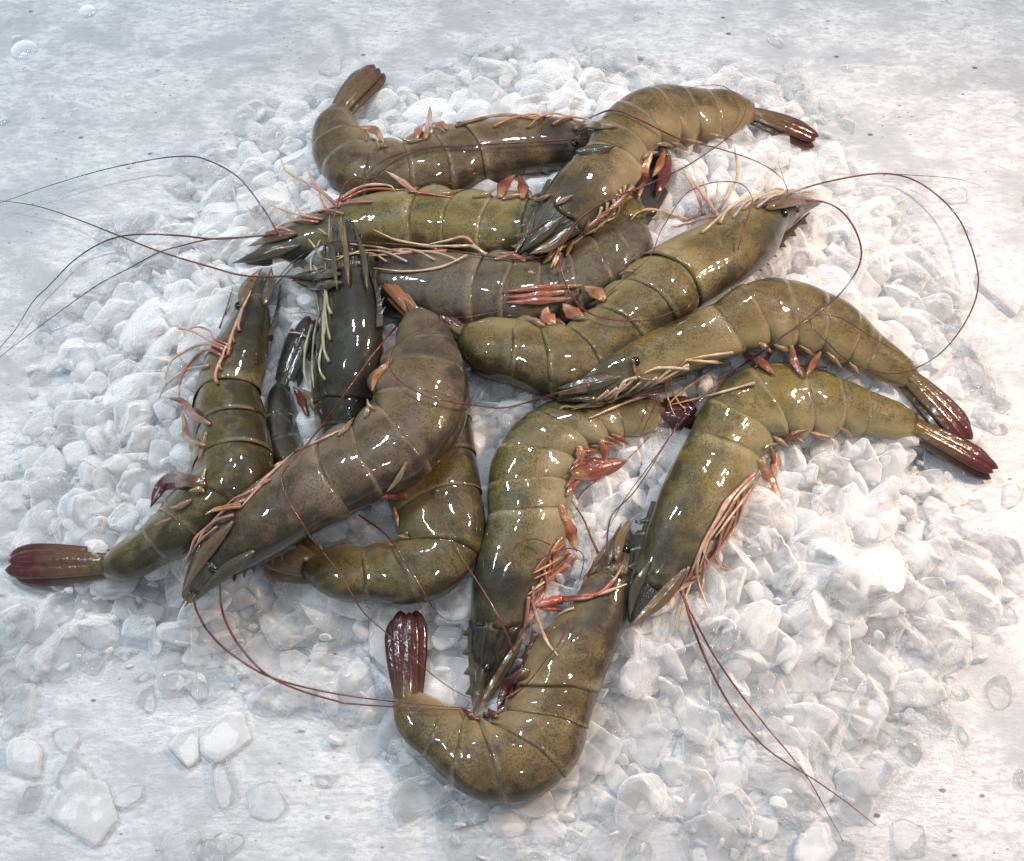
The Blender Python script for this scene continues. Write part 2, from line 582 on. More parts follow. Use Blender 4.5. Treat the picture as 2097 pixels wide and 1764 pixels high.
# ------------------------------------------------------------------ the heap of ice: its outline and height
EDGE = tr("V 330,395 420,300 480,225 640,190 720,165 860,150 960,95 1080,85 1260,100 1420,120 1580,130 1690,190 1740,280 "
          "1790,370 1860,410 1930,520 1960,620 1985,700 2040,760 2097,790 2110,880 2060,880 2040,960 2080,1100 2090,1250 2040,1340 1990,1460 "
          "1900,1500 1850,1560 1790,1680 1720,1790 900,1790 850,1690 840,1600 700,1545 560,1520 520,1470 380,1440 250,1400 150,1385 "
          "90,1420 40,1500 -20,1520 -60,1300 -40,1000 0,830 40,720 110,620 170,540 200,450")
EDGE_W = np.array([at(u, v, 0)[:2] for u, v in EDGE])


def edge_distance(P):
    """Signed distance (metres) to the heap's outline, positive inside."""
    A = EDGE_W
    B = np.roll(A, -1, axis=0)
    P = np.atleast_2d(P)
    best = np.full(len(P), 1e9)
    inside = np.zeros(len(P), bool)
    for a, b in zip(A, B):
        ab = b - a
        t = np.clip(((P - a) @ ab) / (ab @ ab), 0, 1)
        best = np.minimum(best, np.linalg.norm(P - (a + t[:, None] * ab), axis=1))
        cond = ((a[1] > P[:, 1]) != (b[1] > P[:, 1]))
        with np.errstate(divide='ignore', invalid='ignore'):
            xi = (b[0] - a[0]) * (P[:, 1] - a[1]) / (b[1] - a[1]) + a[0]
        inside ^= cond & (P[:, 0] < xi)
    return np.where(inside, best, -best)


def wav(P, f, seed):
    r = np.random.default_rng(seed)
    s = np.zeros(len(P))
    for _ in range(6):
        k = r.normal(size=2)
        k = k / np.linalg.norm(k) * f * r.uniform(.6, 1.5)
        s += np.sin(P @ k * 2 * math.pi + r.uniform(0, 6.28))
    return s / 6


def heap(P):
    P = np.atleast_2d(np.asarray(P, float))[:, :2]
    d = edge_distance(P)
    x = np.clip((d - .004) / .085, 0, 1)
    h = .0155 * (x * x * (3 - 2 * x)) + .0022 * wav(P, 22, 3) * np.clip(d / .02, 0, 1)
    # the foot of the heap nearest the viewer is a thin half melted sheet
    thin = np.clip((-.082 - P[:, 1]) / .035, 0, 1) * np.clip((P[:, 0] + .06) / .03, 0, 1)
    h *= 1 - .75 * thin
    return np.where(d > 0, np.maximum(h, 0), 0)


def heap_at(u, v, off=0.0):
    z = off
    for _ in range(6):
        p = at(u, v, z)
        z = heap(p)[0] + off
    return at(u, v, z)


# ------------------------------------------------------------------ shrimps: data traced from the photograph
# st: pairs dorsal edge, ventral edge from the tip of the head to the last segment; ie, ic: where carapace begins and ends;
# lay: resting height per pair (0 on the ice, 1 on top of another); roll: degrees the back is turned towards the viewer
SHRIMPS = [
    dict(key='bent_back', shell='taupe', fan='fan_brown', ie=1.1, ic=3, roll=0,
         label="taupe shrimp at the far side, tail bent up and head under another shrimp",
         st="B 2130,600 2110,500 1880,690 1860,440 1600,728 1600,425 1320,795 1190,455 1080,885 1080,500 850,905 850,565 480,880 690,590 330,770 640,590 262,640 565,510 258,500 520,430 325,365 495,345",
         lay="0 0 0 0 0 0 0 0 0 .15 .3", tip="B 650,105", fw=165, rostrum="B 1550,730 1850,700 2020,640", eye="B 1860,575"),
    dict(key='arched', shell='tan', fan='fan_maroon', ie=1.25, ic=4, roll=0,
         label="tan shrimp arched over two others with its tail pointing to the far corner",
         st="C 85,1200 190,1240 175,970 380,1140 275,800 600,985 375,690 705,880 475,590 790,770 570,430 830,630 700,310 940,560 870,245 1010,560 1040,240 1110,530 1200,258 1290,510 1310,255 1390,490 1505,300 1495,450",
         lay="1.0 1.0 1.0 1.0 .95 .8 .6 .4 .25 .1 .1 .1", tip="C 1895,545", fw=130, rostrum="C 270,800 150,1020 40,1245", eye="C 205,1130"),
    dict(key='sideways', shell='yellow_green', fan='fan_dark', ie=1.6, ic=5, roll=0,
         label="yellow green shrimp lying sideways, head on the left, tail under the arched shrimp",
         st="B -170,1300 -130,1260 -70,1325 -20,1190 70,1310 100,1100 280,1265 330,1010 560,1245 560,915 890,1240 850,865 1130,1250 1120,885 1350,1290 1370,900 1560,1270 1600,910 1790,1250 1760,930 2060,1190 1950,900 2300,1130 2220,820",
         lay=".25 .2 .1 0 0 0 0 0 0 0 0 0", tip="C 975,660", fw=190, rostrum="B 330,1260 140,1300 -95,1325", eye="B 75,1240"),
    dict(key='grey_mid', shell='ash', fan='fan_dark', ie=2.0, ic=4.6, roll=0,
         label="dark grey shrimp in the middle lying under the spotted ones with spiky tail edge",
         st="B 160,1430 170,1370 350,1470 340,1330 560,1560 560,1280 800,1630 800,1250 1130,1700 1130,1260 1300,1710 1330,1265 1520,1720 1480,1290 1740,1660 1700,1290 1930,1590 1870,1230 2150,1490 1990,1090 2270,1330 2090,1000 2310,1120 2170,960",
         lay=".1 .1 .1 .1 .1 .1 .1 .1 .1 .1 .1 .1", tip="C 930,700", fw=180, rostrum="B 500,1530 300,1430 120,1380", eye="B 665,1280"),
    dict(key='dark_head', shell='slate', fan='fan_dark', ie=2.1, ic=6, roll=48,
         label="dark blue green shrimp seen from above with its head resting on the sideways shrimps",
         st="F 1150,-60 980,-60 1190,80 950,80 1235,240 940,260 1285,420 920,420 1325,650 880,650 1310,850 850,850 1250,990 860,1000 1240,1150 890,1130 1180,1330 900,1200 1000,1520 860,1270 740,1490 800,1270 610,1290 800,1200 600,1050 775,1020 655,880 735,930",
         lay="1.0 1.0 .9 .8 .6 .4 .25 .1 0 0 0 0 0 0", tip="F 880,500", fw=150, rostrum="F 1290,560 1270,330 1130,-60", eye="F 990,305 1035,120"),
    dict(key='big_curl', shell='grey_brown', fan='fan_orange', ie=2.1, ic=5, roll=8,
         label="big grey brown shrimp curled over the pile, head pointing to the near left corner",
         st="I 1185,785 1110,740 1290,710 1130,640 1420,610 1200,480 1640,495 1330,300 1840,390 1490,130 2147,235 1890,-170 F 1350,1580 1050,1180 1590,1450 1190,1085 1770,1240 1260,1030 1832,1000 1250,930 1815,820 1290,830 1760,650 1385,720 1690,540 1395,590 1600,455 1420,470",
         lay=".6 .7 .8 .9 1.0 1.05 1.1 1.1 1.1 1.1 1.0 .9 .85 .85", tip="F 1240,180", fw=100, rostrum="I 1800,420 1600,530 1390,640", eye="I 1310,590"),
    dict(key='left', shell='moss', fan='fan_maroon', ie=2.2, ic=5, roll=50,
         label="olive shrimp at the left, head up, its maroon tail fan at the left edge",
         st="E 1650,190 1590,200 1665,270 1510,300 1655,400 1440,430 1675,550 1360,560 1665,750 1230,760 1612,1000 1160,980 1645,1150 1160,1140 1690,1340 1140,1330 1690,1560 1120,1490 1560,1640 1030,1610 1330,1830 930,1710 1120,1950 850,1780 900,2085 740,1850 685,2130 630,1920",
         lay="0 0 0 0 0 0 0 0 0 0 0 0 0 0", tip="I 45,560", fw=176, rostrum="E 1655,620 1700,450 1720,262", eye="E 1468,425"),
    dict(key='right_head', shell='olive', fan='fan_wine', ie=1.5, ic=5, roll=5,
         label="olive shrimp with its black eye and head pointing to the upper right",
         st="C 1900,945 1910,920 1800,1000 1800,900 1640,1110 1680,915 1555,1270 1500,950 1430,1395 1280,1030 1165,1560 880,1235 1120,1620 770,1340 G 1395,351 1070,95 1180,520 930,240 1050,640 840,300 900,735 700,330 700,738 570,330 480,680 440,310 300,635 300,290 115,510 155,295",
         lay=".5 .55 .6 .7 .75 .8 .85 .8 .7 .6 .5 .4 .4 .4 .4", tip="G -335,105", fw=150, rostrum="C 1450,1370 1610,1230 1850,992", eye="C 1690,1000"),
    dict(key='right_arch', shell='olive', fan='fan_maroon', ie=1.25, ic=4, roll=5,
         label="olive shrimp arching along the right with pale cream legs gathered below its head",
         st="G 735,765 715,800 880,625 800,790 1050,500 1040,740 1280,385 1330,660 1640,225 1830,480 1850,100 1960,440 D 490,900 570,1280 700,925 700,1280 890,1000 860,1320 1030,1090 990,1380 1150,1200 1080,1420 1340,1345 1200,1480 1445,1440 1340,1555",
         lay=".9 .9 .95 .95 .9 .85 .7 .6 .5 .4 .35 .3 .3", tip="D 1735,1880", fw=160, rostrum="G 1250,400 1050,500 830,640", eye="G 1195,560"),
    dict(key='right_low', shell='yellow_green', fan='fan_maroon', ie=1.25, ic=5, roll=5,
         label="yellow green shrimp with a dark green head pointing down and pink legs on the ice",
         st="V 1288,1262 1296,1278 1296,1195 1345,1232 1310,1130 1418,1160 1340,1035 1484,1085 1375,955 1530,1010 1408,892 1548,955 1432,838 1568,910 1475,788 1588,890 1540,756 1612,890 1610,752 1640,885 1675,762 1672,884 1722,780 1720,875 1765,798 1755,882 1818,818 1810,892 1872,838 1868,902",
         lay=".25 .25 .2 .15 .1 0 0 0 0 0 0 0 0 0 .1", tip="H 1900,815", fw=130, rostrum="V 1345,1030 1310,1130 1287,1258", eye=None),
    dict(key='centre_low', shell='sage', fan='fan_wine', ie=1.25, ic=4, roll=5,
         label="sage green shrimp in the middle with red legs and its dark head pointing down",
         st="V 978,1400 1000,1410 966,1310 1055,1300 968,1210 1100,1195 984,1130 1140,1120 G 290,1560 775,1480 285,1380 770,1320 320,1190 800,1190 400,1040 850,1085 520,930 910,1040 660,855 1000,1010 830,812 1070,985 1000,795 1130,990 1180,780 1240,990 1340,770 1370,925",
         lay="0 0 0 0 0 0 0 0 0 0 0 0 0 0", tip="G 1570,880", fw=150, rostrum="V 985,1180 966,1300 968,1445", eye="V 998,1367"),
    dict(key='bottom', shell='tan', fan='fan_wine', ie=2.1, ic=5, roll=0,
         label="brown U shaped shrimp at the near side with an upright wine red tail",
         st="V 1296,1068 1280,1075 1300,1120 1235,1135 1294,1170 1205,1190 1280,1265 1165,1260 1255,1330 1100,1335 J 1815,870 1340,880 1770,1010 1290,980 1740,1160 1220,1040 1660,1360 1180,1090 1500,1520 1110,1110 1280,1580 1050,1105 1040,1540 1000,1080 800,1370 900,1030 610,1210 790,960 505,990 690,900",
         lay="0 0 0 0 0 0 0 0 0 0 0 0 0 0 .1", tip="J 615,425", fw=168, rostrum="V 1300,1200 1308,1120 1303,1065", eye="V 1279,1126"),
    dict(key='under', shell='moss', fan='fan_brown', ie=1.0, ic=3, roll=5,
         label="olive shrimp half hidden under the big grey brown one, only its curled abdomen showing",
         st="V 905,640 880,645 930,690 855,700 955,780 840,780 968,860 835,880 978,940 830,975 988,1010 805,1030 994,1080 830,1065 975,1150 842,1092 930,1203 820,1112 860,1228 790,1122 770,1228 750,1124 700,1226 690,1118 614,1192 640,1126",
         lay="0 0 0 0 0 0 0 0 0 0 0 0 0", tip="V 545,1120", fw=75, fs=1, rostrum=None, eye=None),
]
LEGS = {  # material, width in view pixels, points
    'bent_back': ["brown 7 B 1130,465 1300,415 1480,400 1640,425", "orange 5 B 1180,440 1400,392 1560,400 1640,420", "orange 5 B 1600,420 1680,395 1692,360 1680,320"],
    'arched': ["cream 7 C 750,890 600,1010 420,1150 330,1225", "pink 7 C 770,830 640,960 480,1090 350,1230", "cream 6 C 330,1200 300,1250 262,1335", "cream 5 C 320,1240 280,1330",
               "brown 8 C 760,820 690,930 560,1010", "orange 6 C 740,900 560,1050 430,1130"],
    'sideways': ["pink 6 B 420,960 330,880 200,800 90,735 58,650", "pink 6 B 400,950 290,840 240,770 225,705", "orange 6 B 360,1000 310,920 290,850", "cream 5 B 300,1030 150,1000 0,948",
                 "orange 6 B 320,1035 200,1010 155,955", "pink 7 B 380,935 560,832 720,825 760,860", "red 6 B 430,920 600,850 820,855", "red 5 B 840,860 980,880 1120,900"],
    'grey_mid': ["cream 6 N 1800,270 1480,268 1300,243 1100,200 880,100", "pink 6 N 1980,320 1830,180 1650,212 1460,250", "pink 6 N 1650,320 1300,330 1150,328 900,278 640,245",
                 "cream 5 N 1850,365 1560,490 1200,530 870,495", "pink 4 N 1300,335 1100,352 800,372", "cream 7 N 2050,360 1900,270 1700,280"],
    'dark_head': ["green 6 N 385,470 290,300 210,195", "green 5 N 280,320 335,205", "green 6 N 330,1000 300,800 235,450 290,310", "green 6 N 392,665 265,465", "green 5 N 382,790 300,600",
                  "green 4 N 320,1000 200,950 20,965", "green 4 N 235,1235 120,1170 0,1160", "green 6 N 250,1080 185,1300 170,1560 215,1748", "green 5 N 325,950 270,1200 250,1500 270,1740",
                  "green 5 N 410,160 310,85", "cream 5 N 330,640 350,800 340,950"],
    'big_curl': ["orange 6 I 1480,200 1380,212 1270,235", "orange 6 I 1475,185 1340,207 1258,248", "pink 5 I 1640,30 1560,110 1480,200", "pink 6 F 500,1570 620,1450 780,1305", "pink 5 F 770,1315 900,1255 1070,1175",
                 "cream 4 F 640,1410 685,1375", "brown 5 I 1170,720 1130,775 1098,832", "brown 5 I 1200,740 1150,790 1130,815"],
    'left': ["pink 5 E 1420,690 1295,640 1180,580 1075,560 980,600 915,630", "red 5 E 1420,670 1312,625 1290,580 1220,552 1160,565", "pink 6 E 1390,700 1270,655 1150,690 1050,760 1008,870", "red 6 E 1380,740 1262,690 1150,790 1105,880 1097,980",
             "cream 5 E 1280,790 1160,810 1030,890 968,1002", "pink 5 E 1245,700 1160,780 1120,850", "brown 3 E 1345,560 1390,430 1428,310", "pink 4 E 1380,480 1415,400"],
    'right_head': ["pink 8 C 1290,1020 1200,890 1070,720", "pink 6 C 1200,1005 1150,860 1075,735", "cream 5 C 1250,1000 1278,900 1288,790", "cream 5 C 1240,990 1222,880 1197,795", "cream 7 C 1280,1000 1350,880 1405,770 1390,595",
                   "cream 6 C 1150,1050 900,975 800,990 748,1042", "cream 5 C 1130,1050 950,1000 878,1030", "pink 7 C 1290,1015 1150,1045 1000,1080", "brown 5 C 1210,1000 1120,1030 1050,1080"],
    'right_arch': ["cream 6 M 840,645 720,690 620,868 570,830", "cream 6 M 1300,572 1040,560 895,612", "cream 8 M 1080,680 860,740 685,805", "orange 4 M 1280,490 1100,690 1140,900 1190,1000", "cream 5 M 1690,425 1450,455 1265,490",
                   "orange 4 M 1180,600 1135,690 1200,850 1275,935", "cream 6 M 1540,560 1360,680 1200,800 1110,900", "cream 5 M 1885,692 1500,800 1130,888", "pink 6 M 1020,790 800,845 415,1008", "brown 7 M 800,480 850,640 1000,668",
                   "pink 6 M 1280,640 1080,680 1000,690", "pink 7 M 1100,740 900,800 760,850", "cream 6 M 1660,520 1400,500 1270,490"],
    'right_low': ["pink 7 H 430,820 300,950 200,1100 100,1280 70,1450 150,1680", "pink 6 H 400,850 250,1000 160,1180 90,1400", "pink 6 H 420,900 300,1060 180,1220", "orange 3 H 170,1320 220,1400 300,1420", "cream 5 K 745,150 670,350 623,545",
                  "pink 5 K 790,60 780,250 760,335", "cream 6 H 440,830 330,950 250,1060", "pink 5 H 300,1000 180,1180 110,1290 150,1390"],
    'centre_low': ["red 5 L 600,560 400,690 280,830", "orange 5 L 625,640 450,760 260,860", "red 5 L 650,640 520,790 270,920", "orange 5 L 720,690 560,820 290,1000", "pink 5 L 700,680 500,850 205,1085", "red 5 L 625,800 420,950 230,1100",
                   "red 16 L 560,1130 400,1165 290,1205", "pink 7 L 245,1130 300,1300 400,1560 520,1720", "red 8 L 560,1120 750,1100 950,1068 1100,930 1200,770", "pink 7 L 590,1140 800,1115 1000,1060 1240,970",
                   "red 7 L 560,1240 420,1230 330,1220", "cream 5 L 690,1220 580,1260 460,1340", "pink 4 L 880,620 870,760 760,940", "orange 6 L 570,480 480,600 430,700"],
    'bottom': ["swim_dark 12 J 1420,560 1340,760 1250,960", "cream 4 L 860,370 880,560 900,740"],
    'under': [],
}
SWIM = {  # material, width, points
    'bent_back': ["swim_tan 17 B 945,545 970,440 975,335", "swim_tan 18 B 890,550 910,470 960,440", "swim_tan 16 B 1080,485 1040,445 970,450", "swim_tan 20 B 545,475 640,490 695,570"],
    'arched': ["swim_tan 22 C 880,620 830,750 800,920", "swim_tan 18 C 960,600 930,700 880,780", "swim_dark 30 C 985,640 960,760 900,900"],
    'sideways': ["pink 13 B 905,880 800,800 700,735", "swim_red 26 B 1400,905 1430,820 1500,760", "swim_red 24 B 1540,910 1545,840 1520,765", "swim_red 14 B 1600,910 1570,860 1550,830"],
    'grey_mid': ["swim_tan 14 B 1560,1290 1480,1250 1400,1240"],
    'dark_head': ["swim_dark 18 F 850,1100 800,980 755,915", "frill 18 F 890,1060 860,980 790,930"],
    'big_curl': ["swim_tan 16 F 1340,790 1270,850 1240,950", "swim_tan 12 F 1350,770 1290,820 1260,870"],
    'left': ["swim_red 18 E 1290,1150 1180,1090 1120,1010 1020,985", "swim_tan 14 E 1260,1280 1150,1240 1130,1130 1105,1050", "swim_dark 34 E 1260,1520 1130,1490 1000,1520 920,1660"],
    'right_head': ["swim_red 15 G 870,90 620,105 370,130", "swim_red 16 G 800,170 600,185 380,195", "swim_red 17 G 790,125 600,150 395,165", "swim_tan 30 G 1010,180 950,130 880,95", "swim_tan 32 G 870,290 800,250 750,200", "swim_tan 32 G 700,330 650,270 660,220"],
    'right_arch': ["swim_red 24 M 1790,420 1900,480 1960,560", "swim_red 20 M 1900,420 1960,520 2060,625", "swim_red 18 M 2030,400 1970,480 1880,560", "swim_red 17 H 650,40 670,150 725,245", "swim_red 15 H 830,80 780,160 735,245"],
    'right_low': ["swim_tan 24 H 450,740 520,880 600,1045", "swim_tan 20 H 560,690 550,770 545,860", "swim_red 14 H 590,640 680,580 760,560", "swim_red 12 H 520,660 540,740 530,800"],
    'centre_low': ["swim_red 46 G 800,1250 950,1220 1150,1165", "swim_tan 20 G 985,1030 1010,1100 1010,1180", "swim_tan 20 G 850,1070 860,1130 840,1200", "swim_tan 26 L 590,250 640,400 720,640", "swim_tan 18 L 550,130 570,220 600,330"],
    'bottom': ["swim_dark 34 J 1370,780 1250,900 1180,1030"],
    'under': ["swim_dark 20 F 1470,1600 1400,1580 1290,1600"],
}
FEEL = {  # material, width, lift in millimetres, points from the head outwards
    'bent_back': ["feeler 3.4 2 B 1950,535 1600,560 1200,580 1000,590 800,630 650,700 540,830 470,950 440,1050", "feeler 3.4 2 C 480,420 640,365 800,420 1070,550 1250,590 1450,650 1600,720 1690,800 1722,888 1690,790 1655,680"],
    'arched': ["feeler 3.6 3 C 310,1200 420,1050 550,950 700,880 900,800 1080,715 1200,640 1350,530 1430,430 1460,345 1420,290 1320,220 1200,213 1070,240",
               "feeler_red 4 3 C 310,1200 330,1350 380,1480 470,1590 600,1640 750,1655 900,1640 1050,1580 1200,1495",
               "feeler 4.2 2 B 1755,1250 1500,1275 1200,1240 900,1200 600,1175 400,1170 250,1220 130,1300 0,1440"],
    'sideways': ["feeler 3.2 9 A 1700,1425 1600,1260 1450,1080 1250,975 1100,960 900,985 600,1050 300,1140 40,1230 -40,1250", "feeler 4 3 A 1750,1430 1500,1455 1300,1465 1100,1445 900,1437 740,1450 600,1500 450,1600 300,1752 E 200,400 100,560 0,680 -40,730",
                 "feeler 3 3 A 1700,1440 1500,1455 1300,1465 1100,1510 970,1550 800,1640 600,1747 E 350,470 150,620 0,735 -40,770", "feeler_red 2.6 2 B 1700,1040 1500,1160 1300,1180 1180,1170"],
    'grey_mid': ["feeler 4 5 A 1780,1695 1500,1690 1300,1640 1000,1550 740,1450 500,1355 250,1270 40,1235 -40,1232"],
    'dark_head': ["feeler 3 2 N 470,60 520,-200 640,-420 B 620,780 760,675 950,605 1300,585 1600,562"],
    'big_curl': ["feeler_red 3.8 3 I 1190,780 1210,850 1280,970 1400,1090 1600,1220 1800,1290 2075,1350 J 500,975 850,1010 1030,1020", "feeler_red 4.2 3 I 1345,665 1360,830 1420,980 1520,1120 1650,1240 1850,1330 2075,1395 J 250,990 500,1010 900,1030 1030,1020"],
    'left': ["feeler 3 2 E 1640,330 1700,280 1790,190 1850,130"],
    'right_head': ["feeler 3.6 8 D 490,415 650,350 850,290 1050,250 1200,235 1330,250 1450,300 1580,400 1680,520 1740,650 1780,780 1795,900 1770,1030 1700,1170 1600,1300 1500,1380 1380,1440 1260,1460 1100,1430 980,1370 880,1280 790,1190 765,1130 830,1100 950,1120 1100,1210 1250,1300 1400,1390",
                   "feeler 1.8 3 D 1050,250 1200,236 1400,245 1650,265 1800,305", "feeler 3.8 6 D 740,400 850,410 950,460 1030,560 1075,680 1070,780 1020,880 920,1000 780,1110 600,1230 480,1320 G 1850,580 1650,735 1450,960 1300,1170 1130,1400 1000,1640",
                   "feeler 2.4 2 C 1410,1220 1490,950 1495,900 1450,830 1380,805 1250,810 1100,870 1000,1000 930,1120 870,1260 700,1410 500,1560 200,1680"],
    'right_arch': ["feeler_red 3.4 3 G 830,720 700,755 500,815 330,840 0,790 -160,732 -280,642 -310,562 -260,442 -110,352 40,302 140,282", "feeler 2.6 2 G 150,290 400,240 550,190", "feeler_red 3 3 H 865,178 700,160 520,140"],
    'right_low': ["feeler_red 4.2 4 K 640,300 670,360 700,470 780,680 880,890 1000,1080 1150,1250 1300,1360 1450,1450 1650,1590 1840,1740", "feeler_red 3.6 4 K 650,310 680,380 740,500 850,700 1000,920 1150,1110 1300,1290 1430,1460 1530,1640 1600,1764 1640,1840"],
    'centre_low': ["feeler_red 3.2 3 J 1280,680 1230,550 1170,430 1080,280 980,130 905,0 840,-100 720,-400", "feeler_red 2.6 3 L 440,560 280,500 120,540 50,650 70,780 150,900", "feeler_red 2.8 3 L 300,720 500,630 650,600 760,640 790,740 730,950 670,870"],
    'bottom': ["feeler 4.4 3 L 940,650 850,450 790,300 660,100", "feeler 2.4 2 J 1620,470 1560,620 1480,720 1380,850 1280,940 1110,1010", "feeler 3 3 L 900,790 1020,590 1040,420 1100,230 G 1200,1340 1400,1030 1500,850", "feeler 2.2 2 G 840,1400 900,1330 1150,1150 1300,1000 1450,890", "feeler_red 2.4 3 G 1340,780 1280,900 1210,1060"],
    'under': ["feeler_red 3.2 3 F 1400,540 1250,720 1100,930 900,1200 760,1370 700,1440 690,1500 720,1600 820,1764 I 1930,420 2075,600 J 350,420 500,560 650,700 800,830 950,930 1080,970 1200,930 1300,780", "feeler_red 3.2 3 V 735,1055 790,1095 830,1150 860,1200 895,1255 925,1272 965,1265"],
}
SCALES = {  # antennal scales: material, width, points
    'bent_back': ["scale_brown 40 B 1850,480 1980,450 2120,470", "scale_dark 34 B 1870,620 2000,610 2120,580"],
    'arched': ["scale_dark 34 C 330,1020 200,1130 70,1240", "scale_brown 36 C 400,1080 280,1180 130,1250"],
    'sideways': ["scale_dark 36 B 180,1190 -20,1240 -240,1304", "scale_brown 30 B 160,1120 20,1140 -140,1200"],
    'grey_mid': ["scale_dark 30 B 430,1370 260,1375 100,1395", "scale_dark 26 B 440,1420 260,1440 140,1410"],
    'dark_head': ["scale_dark 14 F 975,320 950,150 960,-20", "scale_dark 15 F 1215,330 1190,120 1125,-80", "scale_brown 13 F 1100,300 1080,60 1070,-120", "scale_brown 14 N 470,330 440,150 430,-70", "scale_brown 13 N 575,300 560,120 550,-60", "scale_dark 12 F 1030,330 1010,150 1000,-60"],
    'big_curl': ["scale_brown 30 I 1430,290 1250,500 1115,730", "scale_dark 34 I 1560,470 1380,600 1200,760"],
    'left': ["scale_brown 34 E 1480,430 1510,310 1605,195", "scale_dark 30 E 1620,420 1650,300 1665,190"],
    'right_head': ["scale_brown 36 C 1580,970 1740,915 1930,932", "scale_dark 26 C 1560,955 1650,920 1830,860"],
    'right_arch': ["scale_brown 36 G 1060,650 900,700 720,760", "scale_dark 40 M 700,640 430,700 130,745", "scale_dark 34 M 900,740 550,830 250,830"],
    'right_low': ["scale_brown 34 V 1405,1165 1350,1230 1284,1288", "scale_dark 26 V 1330,1150 1300,1210 1288,1270"],
    'centre_low': ["scale_brown 34 J 1330,590 1200,800 1045,1070", "scale_dark 24 J 1090,780 1060,920 1035,1060"],
    'bottom': ["scale_brown 26 V 1262,1150 1272,1100 1298,1062", "scale_dark 18 V 1245,1160 1258,1110 1273,1070"],
    'under': [],
}

BODY_V, BODY_F = [], []


def add_bvh(V, F):
    b = len(BODY_V)
    BODY_V.extend([tuple(map(float, p)) for p in V])
    BODY_F.extend([tuple(int(i) + b for i in f) for f in F])


def ring_block(sample, t0, t1, nl, mode, fb0, fb1, sides=30):
    """Rings of a body plate between two stations. mode: head, carapace, segment, last."""
    tt = np.linspace(t0, t1, nl)
    C, A, Dd, Ss, B = sample(tt)
    f = np.linspace(0, 1, nl)
    th = np.linspace(0, 2 * math.pi, sides, endpoint=False)
    ct, sn = np.cos(th), np.sin(th)
    V = np.zeros((nl, sides, 3))
    for i in range(nl):
        ka = np.ones(sides)
        if mode == 'segment':
            ka *= .978 + .034 * f[i] ** 1.6 + .024 * math.sin(math.pi * f[i])
            lobe = np.clip(-ct, 0, 1) ** 1.5
            ka *= 1 + lobe * (.24 * max(0, math.sin(math.pi * min(1, f[i] * 1.02))) ** .7 - .15)
        elif mode == 'carapace':
            ka *= 1.0 + .02 * f[i] ** 3
            ka *= 1 + .03 * np.exp(-(np.sin(th / 2) / .1) ** 2) * (1 - f[i])
        elif mode == 'last':
            ka *= .98 + .02 * math.sin(math.pi * f[i]) - .26 * max(0, f[i] - .70) / .3
        elif mode == 'head':
            ka *= .90 + .07 * f[i]
            ka *= 1 + .05 * np.sin(th * 4 + i * .35) + .05 * np.sin(th * 9 - i * .25)
        ka = ka * (1 + .014 * np.sin(3 * th + 9 * fb0 + 2.3 * f[i]) + .010 * np.sin(5 * th - 4 * f[i] + 20 * fb0))
        a, b = A[i], B[i]
        Tn = unit(C[min(i + 1, nl - 1)] - C[max(i - 1, 0)])
        slant = (np.clip(-ct + .25, 0, 1.25) if mode != 'carapace' or f[i] > .5 else 1.0) * a * (.20 if mode == 'segment' else .20 * f[i] ** 4 + (.10 * np.cos(2 * th) + .07 * np.cos(5 * th + 1)) * (1 - f[i]) ** 5 if mode == 'carapace' else .20 * (1 - f[i]) ** 3 if mode == 'last' else 0)
        prof = .86 + .14 * ct
        d = ct * a * ka
        s = sn * b * ka * prof
        V[i] = C[i] + Dd[i][None] * d[:, None] + Ss[i][None] * s[:, None] + Tn[None] * slant[:, None]
    # close both ends: a tucked lip, then a cap
    def lip(i, k, shift):
        c = C[i]
        T = unit(C[min(i + 1, nl - 1)] - C[max(i - 1, 0)])
        return c + (V[i] - c) * k + T * shift
    rows = [lip(0, .80, .0006), *V, lip(nl - 1, .985, -.0002), lip(nl - 1, .85, -.003)]
    if mode == 'head':
        rows[0] = lip(0, .5, -.0008)
    VV = np.concatenate(rows)
    nr = len(rows)
    F = []
    for i in range(nr - 1):
        for k in range(sides):
            k2 = (k + 1) % sides
            F.append((i * sides + k, i * sides + k2, (i + 1) * sides + k2, (i + 1) * sides + k))
    F.append(tuple(range(sides - 1, -1, -1)))
    F.append(tuple((nr - 1) * sides + k for k in range(sides)))
    fx = np.concatenate([[0], f, [1, 1]])
    ft = np.repeat(fx if mode == 'segment' else fx * .78 if mode in ('head', 'last') else fx, sides)
    dv = np.tile(ct * .5 + .5, nr)
    fb = np.repeat(fb0 + (fb1 - fb0) * fx, sides)
    return VV, F, {'ft': ft, 'dv': dv, 'fb': fb}


PX = .0002   # metres per view pixel near the middle
ROOT, TOPZ = {}, {}


